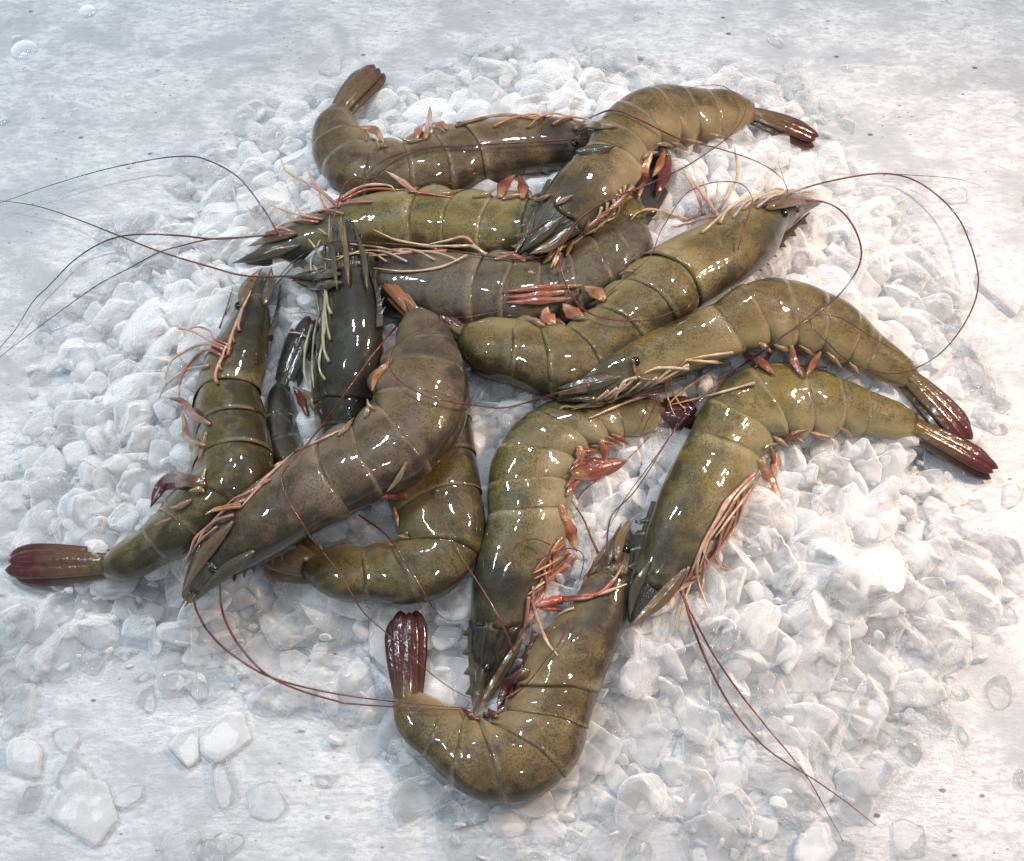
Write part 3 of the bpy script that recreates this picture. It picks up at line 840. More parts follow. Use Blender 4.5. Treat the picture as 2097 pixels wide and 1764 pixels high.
def build_body(S):
    P = tr(S['st']).reshape(-1, 2, 2)
    n = len(P)
    lay = np.array([float(x) for x in S['lay'].split()])
    lay = np.interp(np.linspace(0, 1, n), np.linspace(0, 1, len(lay)), lay)
    r = math.radians(S.get('roll', 0))
    bf = .74
    cen, dor, hal = [], [], []
    for i in range(n):
        d, v = P[i]
        m = (d + v) / 2
        half = np.linalg.norm(d - v) / 2 * PX
        p = heap_at(*m, .0)
        z = p[2] + min(half, .014) * .62 + lay[i] * .019 + .001
        pd, pv = at(*d, z), at(*v, z)
        cen.append((pd + pv) / 2)
        dor.append((pd - pv) / 2)
    cen, dor = np.array(cen), np.array(dor)
    # even out the heights along the animal
    z = cen[:, 2].copy()
    for _ in range(2):
        z[1:-1] = .25 * z[:-2] + .5 * z[1:-1] + .25 * z[2:]
    for i in range(n):
        m = P[i].mean(0)
        q = at(*m, z[i])
        cen[i] = q
    hal = np.linalg.norm(dor, axis=1)
    U = unit(dor)
    M = np.concatenate([cen, U, hal[:, None]], 1)

    def sample(tt):
        E = catmull(M, tt)
        e1 = catmull(M, np.clip(np.asarray(tt) + .02, 0, n - 1))
        e0 = catmull(M, np.clip(np.asarray(tt) - .02, 0, n - 1))
        C = E[:, :3]
        T = unit(e1[:, :3] - e0[:, :3])
        D = unit(E[:, 3:6])
        D = unit(D - .6 * T * np.sum(D * T, axis=1, keepdims=True))
        Sd = unit(np.cross(T, D))
        Sd = np.where(Sd[:, 2:3] < 0, -Sd, Sd)
        a0 = E[:, 6] * 1.03
        C = C - D * (E[:, 6] * .045)[:, None]
        a = a0 / math.sqrt(math.cos(r) ** 2 + (bf * math.sin(r)) ** 2)
        Dr = D * math.cos(r) + Sd * math.sin(r)
        Sr = Sd * math.cos(r) - D * math.sin(r)
        return C, a, Dr, Sr, a * bf

    base = cen[n // 2].copy()
    base[2] = max(0, base[2] - .012)
    root = bpy.data.objects.new("shrimp", None)
    root.empty_display_size = .01
    root.location = base
    COL.objects.link(root)
    tag(root, S['label'], 'shrimp', 'raw shrimps piled on the ice')
    S['root'], S['sample'], S['n'] = root, sample, n
    bpy.context.view_layer.update()
    sm = SHELL[S['shell']]
    ie, ic = S['ie'], S['ic']
    V, F, A = ring_block(sample, 0, ie + .06, 9, 'head', 0, .12)
    make_obj("head", V, F, SHELL['head_brown' if S["key"] in ('left', 'big_curl', 'bottom', 'right_head') else 'head'], root, A)
    add_bvh(V, F)
    V, F, A = ring_block(sample, ie, ic, 26, 'carapace', .12, .4)
    S['carapace'] = make_obj("carapace", V, F, sm, root, A)
    add_bvh(V, F)
    # six abdominal segments by arc length
    tt = np.linspace(ic, n - 1, 200)
    C = sample(tt)[0]
    L = np.concatenate([[0], np.cumsum(np.linalg.norm(np.diff(C, axis=0), axis=1))])
    cuts = np.array([0, .145, .305, .475, .635, .77, 1.0]) * L[-1]
    tc = np.interp(cuts, L, tt)
    for k in range(6):
        ov = .08 * (tc[k + 1] - tc[k])
        t0 = max(0, tc[k] - (ov if k else .10))
        V, F, A = ring_block(sample, t0, tc[k + 1], 12, 'last' if k == 5 else 'segment', .4 + .1 * k, .5 + .1 * k)
        make_obj("abdomen_segment", V, F, sm, root, A)
        add_bvh(V, F)
    # tail fan: four side blades and the pointed telson
    Ce, ae, De, Se, be = sample(np.array([n - 1.25, n - 1.0]))
    tip = tr(S['tip'])[0]
    zb = Ce[1][2]
    hz = heap_at(*tip, 0)[2]
    pt = at(*tip, max(hz + .004, .004) + lay[-1] * .010)
    p0 = Ce[1] - unit(Ce[1] - Ce[0]) * .0035
    ax = pt - p0
    Ln = np.linalg.norm(ax)
    ax = ax / Ln
    up = unit(np.array([0, -.3, 1.0]) - ax * np.dot(ax, np.array([0, -.3, 1.0])))
    sd = np.cross(ax, up)
    if np.dot(sd, De[1]) < 0:
        sd = -sd
    hw = 1.42 * S['fw'] * (1 if S.get('fs') else .3342) * PX * .5
    x = np.concatenate([np.linspace(0, .7, 8), np.linspace(.76, 1, 8)])
    fm = MAT[S['fan']]
    for (off, wd, ln, dz, bias) in ((.50, .50, .93, -.0012, 1), (-.50, .50, 1.0, -.0016, 1), (.22, .46, 1.0, .0008, 1), (-.20, .46, .97, .0012, 1)):
        cl = p0[None] + ax[None] * (x * Ln * ln)[:, None] + sd[None] * (hw * off * (.45 + .55 * np.sin(np.minimum(1, x * 1.25) * math.pi / 2)))[:, None] + up[None] * (dz + .0015 * np.sin(x * math.pi))[:, None]
        wv = hw * wd * (.74 + .26 * np.sin(np.clip(x * 1.15, 0, 1) * math.pi / 2)) * np.clip(1 - np.clip((x - .70) / .305, 0, 1) ** 2.6, .02, 1) ** .62
        V, F, A = leaf_mesh(cl, wv, up, .0007, .16, .10)
        A['ft'] = np.tile(np.repeat(x, 7), 2)
        make_obj("tail_blade", V, F, fm, root, A)
        add_bvh(V, F)
    cl = p0[None] + ax[None] * (x * Ln * .62)[:, None] + sd[None] * (hw * .04) + up[None] * (.0022 - .0006 * x)[:, None]
    V, F, A = leaf_mesh(cl, hw * .30 * (1 - x) ** .8 + .00015, up, .0011, .3, -.2)
    make_obj("telson", V, F, sm, root, {'ft': A['ft'] * .7, 'dv': A['dv'] * 0 + .6, 'fb': A['fb'] + 1})
    add_bvh(V, F)


for S in SHRIMPS:
    build_body(S)
BVH_BODY = BVHTree.FromPolygons(BODY_V, BODY_F)


# ------------------------------------------------------------------ crushed ice
def ico(sub):
    bm = bmesh.new()
    bmesh.ops.create_icosphere(bm, subdivisions=sub, radius=1)
    bm.verts.ensure_lookup_table()
    V = np.array([v.co[:] for v in bm.verts])
    F = np.array([[v.index for v in f.verts] for f in bm.faces])
    bm.free()
    return V, F


ICO = {k: ico(k) for k in (2, 3, 4)}


def chip_verts(seed, sub):
    """One splinter of crushed ice: a flat flake with a chewed rim, or a blunt block."""
    r = np.random.default_rng(seed)
    D = ICO[sub][0]

    def nz(P, f):
        q = np.zeros(len(P))
        for _ in range(5):
            kk = unit(r.normal(size=(1, 3)))[0] * f * r.uniform(.7, 1.4)
            q += np.sin(P @ kk + r.uniform(0, 6.28))
        return q / 5

    def soft_planes(D, k, lo, hi, sharp, flat):
        nrm = unit(r.normal(size=(k, D.shape[1])))
        dist = r.uniform(lo, hi, k)
        rad = dist[None] / np.maximum(D @ nrm.T, 1e-3)
        return np.clip(-np.log(np.sum(np.exp(-rad * sharp), axis=1)) / sharp, .25, 1.2)

    fine = sub >= 3
    if seed % 5 < 3:
        h = unit(D[:, :2] + 1e-6)
        R = soft_planes(h, int(r.integers(6, 9)), .62, 1.0, 30, 0)
        ang = np.arctan2(h[:, 1], h[:, 0])
        e = np.stack([np.cos(ang), np.sin(ang), ang * 0], 1)
        R = R * (1 + .05 * nz(e, 5) + (.045 * nz(e, 12) + .035 * nz(e, 25) if fine else .05 * nz(e, 9)))
        zz = np.sign(D[:, 2]) * np.abs(D[:, 2]) ** .62
        rho = (1 - np.abs(D[:, 2]) ** 2.6) ** (1 / 2.6)
        x = h[:, 0] * R * rho
        y = h[:, 1] * R * rho * r.uniform(.62, 1.0)
        t = r.uniform(.20, .36)
        z = zz * t * (1 + .45 * (x * r.uniform(-1, 1) + y * r.uniform(-1, 1)))
        P = np.stack([x, y, z], 1)
        P[:, 2] += .06 * nz(P, 4) + (.022 * nz(P, 11) + .012 * nz(P, 24) if fine else .02 * nz(P, 8))
    else:
        R = soft_planes(D, int(r.integers(9, 13)), .62, 1.0, 34, 0)
        P = D * R[:, None]
        rim = 1 - np.abs(D[:, 2]) ** 1.2
        if fine:
            P = P * (1 + .07 * nz(P, 5) + (.02 + .03 * rim) * nz(P, 13) + (.012 + .03 * rim) * nz(P, 28))[:, None]
        else:
            P = P * (1 + .10 * nz(P, 6) + .05 * nz(P, 12))[:, None]
        P = P * np.array([1.0, r.uniform(.6, .95), r.uniform(.40, .62)])
    return P


NK = 26
CHIP = {s: [chip_verts(100 + i, s) for i in range(NK)] for s in (2, 3, 4)}
CHIP_ME, MELT_ME, MILK_ME = [], [], []
for i in range(NK):
    me = bpy.data.meshes.new("ice_chip")
    me.from_pydata([tuple(p) for p in CHIP[4][i]], [], [tuple(map(int, f)) for f in ICO[4][1]])
    me.polygons.foreach_set('use_smooth', [True] * len(me.polygons))
    me.materials.append(MAT['ice'])
    me.set_sharp_from_angle(angle=math.radians(32))
    CHIP_ME.append(me)
    m2 = me.copy()
    m2.materials[0] = MAT['melt']
    MELT_ME.append(m2)
    m3 = me.copy()
    m3.materials[0] = MAT['milk']
    MILK_ME.append(m3)


def euler(a, b, c):
    ca, sa, cb, sb, cc, sc = math.cos(a), math.sin(a), math.cos(b), math.sin(b), math.cos(c), math.sin(c)
    rx = np.array([[1, 0, 0], [0, ca, -sa], [0, sa, ca]])
    ry = np.array([[cb, 0, sb], [0, 1, 0], [-sb, 0, cb]])
    rz = np.array([[cc, -sc, 0], [sc, cc, 0], [0, 0, 1]])
    return rz @ ry @ rx


def poisson(x0, x1, y0, y1, dist, tries, rng):
    cell = dist / math.sqrt(2)
    grid, pts = {}, []
    for p in rng.uniform((x0, y0), (x1, y1), size=(tries, 2)):
        g = (int(p[0] // cell), int(p[1] // cell))
        ok = True
        for i in range(-2, 3):
            for j in range(-2, 3):
                q = grid.get((g[0] + i, g[1] + j))
                if q is not None and (q[0] - p[0]) ** 2 + (q[1] - p[1]) ** 2 < dist * dist:
                    ok = False
                    break
            if not ok:
                break
        if ok:
            grid[g] = p
            pts.append(p)
    return np.array(pts)


def hides_shrimp(c, rad):
    """How deep a chip of this centre and radius would cover a shrimp as the viewer sees it; also True if it sits inside one."""
    cnt = 0
    for k in range(17):
        a, f = (k * 2 * math.pi / 10, .98) if k < 10 else (k * 2 * math.pi / 6, .55) if k < 16 else (0, 0)
        q = c + f * rad * np.array([math.cos(a), math.sin(a), .0]) + np.array([0, 0, .25 * rad])
        d = q - CAM
        L = np.linalg.norm(d)
        h = BVH_BODY.ray_cast(Vector(CAM), Vector(d / L))
        if h[0] is not None and h[3] > L - .001:
            cnt += 1
    return cnt


chips = []   # centre, rotation, size, kind, depth layer
xs, ys = EDGE_W[:, 0], EDGE_W[:, 1]
bx = (xs.min(), xs.max(), ys.min(), ys.max())
for layer, (dist, sz, sink) in enumerate(((.0084, .0086, .0004), (.0080, .0072, -.0034))):
    pts = poisson(*bx, dist, 26000, RNG)
    dd = edge_distance(pts)
    hh = heap(pts)
    for p, d, h in zip(pts, dd, hh):
        if d < .001 or (layer == 1 and h < .006):
            continue
        if d < .016 and RNG.random() > .35 + d / .02:
            continue
        s = sz * RNG.lognormal(-.04, .36)
        s = min(s, .0155)
        if d < .02:
            s *= .82
        tilt = .34 if layer == 0 else .7
        tx, ty, tz = RNG.normal(0, tilt), RNG.normal(0, tilt), RNG.uniform(0, 6.28)
        if h < .008:
            s = min(s, .0112)
        if h < .007:
            tx, ty = tx * .3, ty * .3
        c = np.array([p[0], p[1], max(h + sink, s * .32)])
        ok = False
        for _ in range(4):
            if hides_shrimp(c, s) == 0:
                ok = True
                break
            c[2] -= .0035
            s *= .92
        if not ok or c[2] < -.001:
            continue
        chips.append([c, (tx, ty, tz), s, int(RNG.integers(NK)), layer, d, h])

# which chips the viewer sees largest: those become objects of their own
rank = []
for i, ch in enumerate(chips):
    c, s = ch[0], ch[2]
    u, v = project(c)
    if not (25 < u < 2072 and 25 < v < 1740) or ch[4]:
        rank.append(-1)
        continue
    d = c - CAM
    L = np.linalg.norm(d)
    h = BVH_BODY.ray_cast(Vector(CAM), Vector(d / L))
    blocked = h[0] is not None and h[3] < L
    rank.append(-1 if blocked else s / L)
order = np.argsort(rank)[::-1]
single = set(int(i) for i in order[:286])

PLACES = [(tr("V %d,%d" % p)[0], t) for p, t in (
    ((230, 860), "in the cool heap left of the olive shrimp"), ((330, 560), "below the long feelers at the left"), ((350, 440), "under the arc of the upper left feeler"),
    ((150, 1030), "above the maroon tail fan at the left"), ((330, 1320), "between the tail fan and the big curled shrimp's head"), ((120, 1300), "below the maroon tail fan at the left"),
    ((560, 1280), "beside the two feelers of the big curled shrimp"), ((690, 1400), "left of the upright wine red tail"), ((600, 1470), "at the near left edge of the heap"),
    ((890, 1380), "inside the bend of the U shaped shrimp"), ((860, 1270), "under the half hidden olive shrimp"), ((1330, 1400), "right of the U shaped shrimp"), ((1500, 1360), "beside the pair of feelers at the near right"),
    ((1700, 1250), "in the warm lit heap at the right"), ((1900, 1200), "at the right edge of the heap"), ((1720, 1000), "below the two maroon tail tips"), ((1600, 1120), "beside the pink legs of the yellow green shrimp"),
    ((1820, 650), "inside the looping feeler at the right"), ((1700, 560), "below the head with the black eye"), ((1930, 780), "beyond the tail fans at the right"), ((1560, 330), "between the far tail and the black eyed head"),
    ((1100, 170), "behind the pile at the far edge of the heap"), ((850, 200), "behind the bent back shrimp"), ((560, 260), "left of the bent up tail"), ((1430, 150), "behind the arched shrimp"),
    ((1020, 840), "in the gap at the middle of the pile"), ((1260, 980), "between the sage green and yellow green shrimps"), ((1150, 1700), "at the near edge in front of the U shaped shrimp"),
    ((1450, 1650), "at the near edge beside the feeler tips"), ((740, 1080), "under the big curled shrimp"), ((600, 720), "between the olive and the dark blue green shrimps"), ((1760, 1480), "at the near right edge of the heap"))]


def chip_label(u, v, s, e, k, melt):
    j = int(np.argmin([np.hypot(u - p[0], (v - p[1])) for p, _ in PLACES]))
    size = 'large' if s > .0108 else 'small' if s < .0090 else 'medium'
    tilt = abs(e[0]) + abs(e[1])
    pose = 'tilted' if tilt > .75 else 'flat' if tilt < .3 else ''
    body = 'ice flake' if k % 5 in FLAKE else 'ice lump'
    words = [w for w in (size, pose, 'melting' if melt else '', body, PLACES[j][1]) if w]
    if len(' '.join(words).split()) > 15:
        words = words[1:]
    return ' '.join(words)


FLAKE = {i for i in range(5) if (100 + i) % 5 < 3}
SV, SF, SVN = [], [], 0
CV, CF, CVN = [], [], 0
MV, MF, MVN = [], [], 0
for i, (c, e, s, k, layer, d, h) in enumerate(chips):
    thin = h < .006
    CV.append(CHIP[2][k] * np.array([s, s, s * (.6 if thin else 1.0)]) @ euler(*e).T + c)
    CF.append(ICO[2][1] + CVN)
    CVN += len(CV[-1])
    if i in single:
        o = bpy.data.objects.new("ice_chip", (MELT_ME if d < .014 else CHIP_ME)[k])
        o.location = c
        o.rotation_euler = e
        o.scale = (s, s, s * (.6 if thin else 1.0))
        COL.objects.link(o)
        tag(o, chip_label(*project(c), s, e, k, d < .014), 'ice', "loose ice chips of the heap")
    else:
        sub = 3 if layer == 0 and rank[i] > 0 else 2
        P = CHIP[sub][k] * np.array([s, s, s * (.6 if thin else 1.0)]) @ euler(*e).T + c
        if d < .014:
            MV.append(P)
            MF.append(ICO[sub][1] + MVN)
            MVN += len(P)
        else:
            SV.append(P)
            SF.append(ICO[sub][1] + SVN)
            SVN += len(P)
# thin melting pieces scattered round the foot of the heap
fr = poisson(-.235, .235, -.20, .26, .0125, 14000, RNG)
fd = edge_distance(fr)
for p, d in zip(fr, fd):
    near = math.exp(min(0, d) / .020)
    if d > .012 or RNG.random() > near * (.40 if p[1] < .08 else .34):
        continue
    s = RNG.uniform(.0028, .0075)
    P = CHIP[3][int(RNG.integers(NK))] * np.array([s, s * .9, s * RNG.uniform(.35, .7)]) @ euler(0, 0, RNG.uniform(0, 6.28)).T + np.array([p[0], p[1], .0010])
    MV.append(P)
    MF.append(ICO[3][1] + MVN)
    MVN += len(P)
# pieces that answer to the same words are told apart by their order from the viewer
same = {}
for o in COL.objects:
    if o.get('group') == "loose ice chips of the heap":
        same.setdefault(o['label'], []).append(o)
for lb, os_ in same.items():
    if len(os_) > 1:
        os_.sort(key=lambda o: o.location.y)
        words = ['frontmost'] + ['second', 'third', 'fourth', 'fifth', 'sixth', 'seventh', 'eighth', 'ninth'][:len(os_) - 2] + ['rearmost']
        for o, w in zip(os_, words):
            o['label'] = w + ' ' + lb
# small crumbs between the chips
crumbs = poisson(*bx, .0046, 30000, RNG)
cd, chh = edge_distance(crumbs), heap(crumbs)
for p, d, h in zip(crumbs, cd, chh):
    if d < .003 or RNG.random() > .42:
        continue
    s = RNG.uniform(.0012, .0034)
    c = np.array([p[0], p[1], max(h + RNG.uniform(-.001, .004), s * .3)])
    if hides_shrimp(c, s):
        continue
    P = CHIP[2][int(RNG.integers(NK))] * s @ euler(RNG.uniform(0, 6), RNG.uniform(0, 6), 0).T + c
    SV.append(P)
    SF.append(ICO[2][1] + SVN)
    SVN += len(P)
# the packed ice under the chips
g = np.arange(bx[0], bx[1], .0026)
gy = np.arange(bx[2], bx[3], .0026)
GX, GY = np.meshgrid(g, gy)
GP = np.stack([GX.ravel(), GY.ravel()], 1)
gd, gh = edge_distance(GP), heap(GP)
gz = gh - .0030 + .0016 * wav(GP, 140, 8) + .0012 * wav(GP, 300, 9) - .002
idx = np.arange(len(GP)).reshape(GX.shape)
q = np.stack([idx[:-1, :-1], idx[:-1, 1:], idx[1:, 1:], idx[1:, :-1]], -1).reshape(-1, 4)
q = q[(gz[q] > -.004).any(1) & (gd[q] > 0).all(1)]
used = np.unique(q)
remap = -np.ones(len(GP), int)
remap[used] = np.arange(len(used)) + SVN
SV.append(np.concatenate([GP[used], np.maximum(gz[used], -.003)[:, None]], 1))
qq = remap[q]
SF.append(np.concatenate([qq[:, [0, 1, 2]], qq[:, [0, 2, 3]]]))
def big_mesh(name, VS, FS, mat, label):
    V, F = np.concatenate(VS), np.concatenate(FS)
    me = bpy.data.meshes.new(name)
    me.vertices.add(len(V))
    me.vertices.foreach_set('co', V.astype(np.float32).ravel())
    me.loops.add(F.size)
    me.loops.foreach_set('vertex_index', F.astype(np.int32).ravel())
    me.polygons.add(len(F))
    me.polygons.foreach_set('loop_start', np.arange(0, F.size, 3, dtype=np.int32))
    me.polygons.foreach_set('use_smooth', np.ones(len(F), bool))
    me.materials.append(mat)
    me.update(calc_edges=True)
    me.set_sharp_from_angle(angle=math.radians(38))
    o = bpy.data.objects.new(name, me)
    COL.objects.link(o)
    tag(o, label, 'ice', kind='stuff')
    return len(F)


ntri = big_mesh("crushed_ice", SV, SF, MAT['slush'], "heap of white crushed ice spread over the table under the shrimps")
ntri += big_mesh("melting_ice", MV, MF, MAT['melt'], "glassy crumbs of melting ice round the foot of the heap")
print("ice: chips", len(chips), "single", len(single), "tris", ntri)

# single pieces of ice and drops of water lying apart on the table
for (u, v), k, sx, sy, sz, rot, mat, label in (
        ((185, 1665), 2, 62, 48, 22, .5, 'ice', "large milky ice flake alone on the table in the near left corner"),
        ((150, 1590), 7, 44, 34, 20, .9, 'melt', "clear ice flake touching the large milky one in the near left corner"),
        ((262, 1632), 11, 36, 20, 16, .2, 'melt', "clear jagged ice splinter right of the large milky flake"),
        ((60, 1552), 12, 30, 40, 20, 1.0, 'ice', "pale ice flake at the left edge below the broken heap"),
        ((128, 1510), 6, 26, 22, 16, 0, 'melt', "small clear ice lump above the pale flake at the left edge"),
        ((455, 1595), 16, 26, 44, 18, .2, 'melt', "long clear ice piece standing apart below the heap"),
        ((470, 1510), 17, 46, 40, 20, .3, 'ice', "milky ice lump on top of the long clear piece"),
        ((548, 1640), 13, 36, 32, 16, 0, 'melt', "round glassy ice piece alone on the table left of the U shaped shrimp"),
        ((375, 1740), 18, 34, 40, 18, .4, 'melt', "clear ice piece at the bottom edge joined to a rounder one"),
        ((425, 1745), 8, 26, 32, 16, 0, 'melt', "rounder clear ice piece at the bottom edge"),
        ((380, 1525), 1, 40, 30, 18, 1.2, 'ice', "bluish flat ice flake with a dark gap under its edge"),
        ((2055, 600), 2, 40, 50, 22, .3, 'ice', "warm white ice flake alone at the right edge of the picture"),
        ((2075, 1180), 7, 26, 30, 18, .8, 'melt', "clear ice piece at the right edge beside the bright heap"),
        ((1665, 1735), 11, 46, 40, 20, .1, 'ice', "warm milky ice flake at the bottom edge right of the feeler tips")):
    p = at(u, v, .001)
    o = bpy.data.objects.new("ice_chip", (MELT_ME if mat == 'melt' else MILK_ME)[k])
    o.location = (p[0], p[1], sz * PX * .42)
    o.rotation_euler = (0, 0, rot)
    o.scale = (sx * PX, sy * PX * 1.3, sz * PX * 1.8)
    COL.objects.link(o)
    tag(o, label, 'ice', "ice pieces apart from the heap")
for (u, v), rx, label in (((35, 81), 14, "small round water drop near the far left corner"), ((50, 104), 33, "large flat water drop beside the smaller one at the left edge"),
                          ((180, 24), 22, "water drop at the far edge left of the clear ice"), ((8, 250), 13, "tiny water drop at the left edge above the feelers")):
    p = at(u, v, 0)
    V, F = ball((0, 0, 0), rx * PX, 24, 12, .34)
    V[:, 2] = np.maximum(V[:, 2], -.0001)
    o = make_obj("water_drop", V + np.array([p[0], p[1], .0003]), F, MAT['drop'])
    tag(o, label, 'water drop', "water drops on the table")

# ------------------------------------------------------------------ draping legs and feelers over what lies below them
ICE_TOP_V, ICE_TOP_F = [], []
hz = np.maximum(gh + .0022, 0)
for a in q[::1]:
    pass
TOP_P = np.concatenate([GP, hz[:, None]], 1)
TABLE_P = [(-1, -1, 0), (1, -1, 0), (1, 1, 0), (-1, 1, 0)]
nb = len(TOP_P)
BVH_ICE = BVHTree.FromPolygons([tuple(p) for p in TOP_P] + TABLE_P, [tuple(map(int, f)) for f in q] + [(nb, nb + 1, nb + 2, nb + 3)])


BVH_CHIP = BVHTree.FromPolygons(np.concatenate(CV).tolist(), np.concatenate(CF).tolist())


def drape(pts, lift, step=5.0, window=4, arch=True):
    """World points along a traced line, resting on whatever is nearest to the viewer there, with a stiff feeler's smoothness."""
    seg = np.linalg.norm(np.diff(pts, axis=0), axis=1)
    tt = np.concatenate([np.linspace(i, i + 1, max(2, int(s / step)), endpoint=False) for i, s in enumerate(seg)] + [[len(pts) - 1]])
    Q = catmull(pts, tt)
    t = np.zeros(len(Q))
    for i, (u, v) in enumerate(Q):
        d = ray(u, v)
        best = 2.0
        for b in (BVH_BODY, BVH_ICE, BVH_CHIP):
            h = b.ray_cast(Vector(CAM), Vector(d))
            if h[0] is not None:
                best = min(best, h[3])
        t[i] = best
    e = t.copy()
    for k in range(1, window + 1):
        e[k:] = np.minimum(e[k:], t[:-k])
        e[:-k] = np.minimum(e[:-k], t[k:])
    for _ in range(window * 3):
        p = np.concatenate([[e[0]], e, [e[-1]]])
        e = .25 * p[:-2] + .5 * p[1:-1] + .25 * p[2:]
    e = np.minimum(e, t) - lift
    s = np.linspace(0, 1, len(Q))
    return np.array([CAM + ray(u, v) * x for (u, v), x in zip(Q, e)])


def add_line(name, text, root, lift=None, scale=1.2, knees=False, taper=.25):
    w = text.split()
    mat, wd = MAT[w[0]], float(w[1])
    k = 2
    if lift is None:
        lift = float(w[2]) * .001
        k = 3
    pts = tr(' '.join(w[k:]))
    C = drape(pts, lift + wd * PX * .4, window=3 if knees else 5)
    x = np.linspace(0, 1, len(C))
    R = wd * PX * .5 * scale * (1 - (1 - taper) * x ** 1.6)
    if knees:
        R = R * (1 + .16 * np.cos(x * 6 * math.pi)) * (1 - .55 * np.clip((x - .86) / .14, 0, 1))
    V, F, A = tube_mesh(C, R, 8 if knees else 6)
    return make_obj(name, V, F, mat, root, A)


def add_leaf(name, text, root, shape='swim', up=(0, -.4, 1.0), lift=.0012):
    w = text.split()
    mat, wd = MAT[w[0]], float(w[1]) * PX * .5
    C = drape(tr(' '.join(w[2:])), lift, window=3)
    x = np.linspace(0, 1, len(C))
    if shape == 'swim':
        W = wd * (.30 + .70 * np.sin(np.clip(x * 1.9, 0, 1) * math.pi / 2)) * np.clip(1 - np.clip((x - .42) / .58, 0, 1) ** 1.6, .03, 1) * (1 + .10 * np.sin(x * 17))
    else:
        W = wd * (.18 + .82 * np.sin(np.clip(x * 1.7, 0, 1) * math.pi / 2)) * np.clip(1 - x ** 2.2, .02, 1)
    V, F, A = leaf_mesh(C, W, np.array(up), .0006 if shape == 'swim' else .0010, .12, .22)
    return make_obj(name, V, F, mat, root, A)


def build_rostrum(S):
    """The toothed beak along the back of the head."""
    pts = tr(S['rostrum'])
    tt = np.linspace(0, len(pts) - 1, 30)
    Q = catmull(pts, tt)
    C, a, Dd, Ss, b = S['sample'](np.linspace(S['ie'] + .3, 0, 30))
    zz = np.interp(np.linspace(0, 1, 30), [0, 1], [C[0][2], C[-1][2]]) + (Dd[:, 2] * a) * .8 + .0015
    P = np.array([at(u, v, z) for (u, v), z in zip(Q, zz)])
    T = unit(np.gradient(P, axis=0))
    D = unit(Dd - T * np.sum(T * Dd, axis=1, keepdims=True))
    Sd = np.cross(T, D)
    V, F = [], []
    n = len(P)
    for i in range(n):
        x = i / (n - 1)
        h = (.0040 * (1 - x) ** .7 + .0004)
        th = (.0014 * (1 - x) + .00018)
        tooth = .0022 if (i % 4 == 2 and 2 < i < 27) else 0
        sh = T[i] * (.0012 if tooth else 0)
        V += [P[i] + D[i] * (h * .5 + tooth) + sh, P[i] + Sd[i] * th, P[i] - D[i] * h * .7, P[i] - Sd[i] * th]
    for i in range(n - 1):
        for k in range(4):
            k2 = (k + 1) % 4
            F.append((i * 4 + k, i * 4 + k2, (i + 1) * 4 + k2, (i + 1) * 4 + k))
    F += [(3, 2, 1, 0), tuple((n - 1) * 4 + k for k in range(4))]
    m = len(V)
    o = make_obj("rostrum", V, F, MAT['scale_dark'], S['carapace'], {'ft': np.repeat(np.linspace(0, 1, n), 4), 'dv': np.full(m, .5)}, smooth=False)
    return o


BELLY = {  # which rows show at the belly: leg colour, legs, swimmeret colour, their length in view pixels
    'bent_back': ('orange', 3, 'swim_tan', 22), 'arched': ('cream', 7, 'swim_tan', 26), 'sideways': ('pink', 4, 'swim_tan', 16), 'grey_mid': ('cream', 4, 'swim_tan', 14),
    'dark_head': ('green', 4, None, 0), 'big_curl': ('pink', 4, 'swim_tan', 16), 'left': ('pink', 5, 'swim_tan', 22), 'right_head': ('cream', 6, 'swim_tan', 20),
    'right_arch': ('cream', 8, 'swim_tan', 20), 'right_low': ('pink', 7, 'swim_tan', 22), 'centre_low': ('pink', 7, 'swim_red', 24), 'bottom': (None, 0, 'swim_dark', 18), 'under': (None, 0, 'swim_tan', 16)}


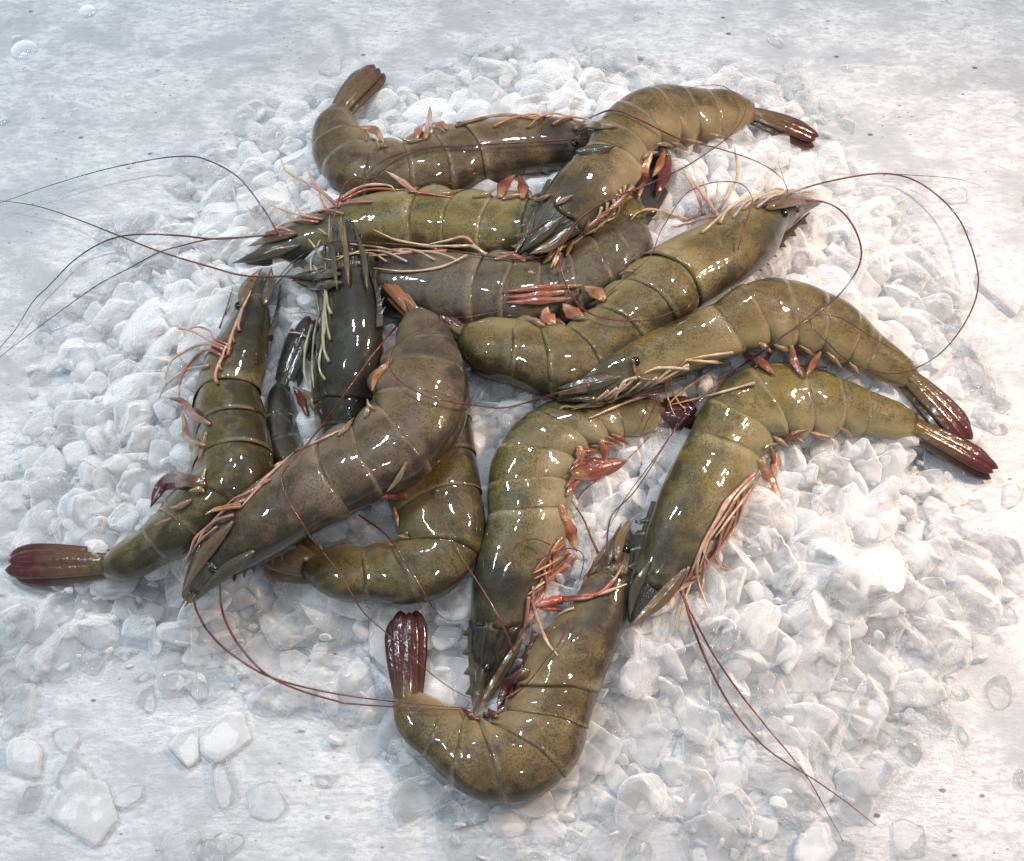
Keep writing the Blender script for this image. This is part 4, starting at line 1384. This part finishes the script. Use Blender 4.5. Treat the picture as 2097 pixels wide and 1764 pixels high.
def belly_rows(S):
    """Legs folded forward under the carapace and a frill of swimmerets under the abdomen, where the belly edge shows."""
    r = np.random.default_rng(sum(map(ord, S['key'])))
    lm, nl, sm, sl = BELLY[S['key']]
    ie, ic, n = S['ie'], S['ic'], S['n']

    def belly(t, out):
        C, a, D, Ss, b = S['sample'](np.atleast_1d(t))
        p = C - D * (a * .97)[:, None]
        u, v = project(p)
        u0, v0 = project(C)
        d = unit(np.stack([u - u0, v - v0], 1))
        return np.stack([u, v], 1) + d * np.asarray(out).reshape(-1, 1)

    for k in range(nl):
        t0 = ic - (.25 + .62 * k / max(1, nl - 1)) * (ic - ie) * .9
        t1 = max(.05, t0 - (ic - ie) * r.uniform(.5, .85))
        m = 6
        tt = np.linspace(t0, t1, m)
        out = np.array([-14, 0, 7, 10, 7, 12]) * r.uniform(.7, 1.4) + (k % 4) * 1.5 + r.normal(0, 1.2, m)
        pts = belly(tt, out)
        text = lm + ' %.1f V ' % r.uniform(4.0, 6.0) + ' '.join('%.1f,%.1f' % tuple(p) for p in pts)
        add_line("walking_leg", text, S['root'], .0006, knees=True, taper=.5)
    if sm and sl:
        sm = sm if sm != 'swim_tan' else 'frill'
        L = n - 1 - ic
        for k in range(5):
            for j in ((0, 1) if S['key'] in ('centre_low',) else (0,)):
                t = ic + L * (.08 + .145 * k + .055 * j)
                ln = sl * r.uniform(.55, 1.15)
                p = belly(np.array([t, t + .06 * L, t + .11 * L]), np.array([-5, ln * .3, ln * .8]) + r.normal(0, 1.5, 3))
                text = sm + ' %.1f V ' % r.uniform(8, 13) + ' '.join('%.1f,%.1f' % tuple(q) for q in p)
                add_leaf("swimmeret", text, S['root'])


for S in SHRIMPS:
    root, key = S['root'], S['key']
    if S['rostrum']:
        build_rostrum(S)
    if S['eye']:
        for u, v in tr(S['eye']):
            d = ray(u, v)
            h = BVH_BODY.ray_cast(Vector(CAM), Vector(d))
            t = h[3] if h[0] is not None else np.linalg.norm(at(u, v, .02) - CAM)
            V, F = ball(CAM + d * (t + .0012), .0022)
            make_obj("eye", V, F, MAT['eye'], S['carapace'], {'ft': np.zeros(len(V)), 'dv': np.full(len(V), .5)})
    belly_rows(S)
    for t in SCALES[key]:
        add_leaf("antennal_scale", t, root, 'scale')
    for t in SWIM[key]:
        add_leaf("swimmeret", t, root)
    for t in LEGS[key]:
        add_line("walking_leg", t, root, .0004, knees=True, taper=.55)
    for t in FEEL[key]:
        add_line("antenna", t, root)
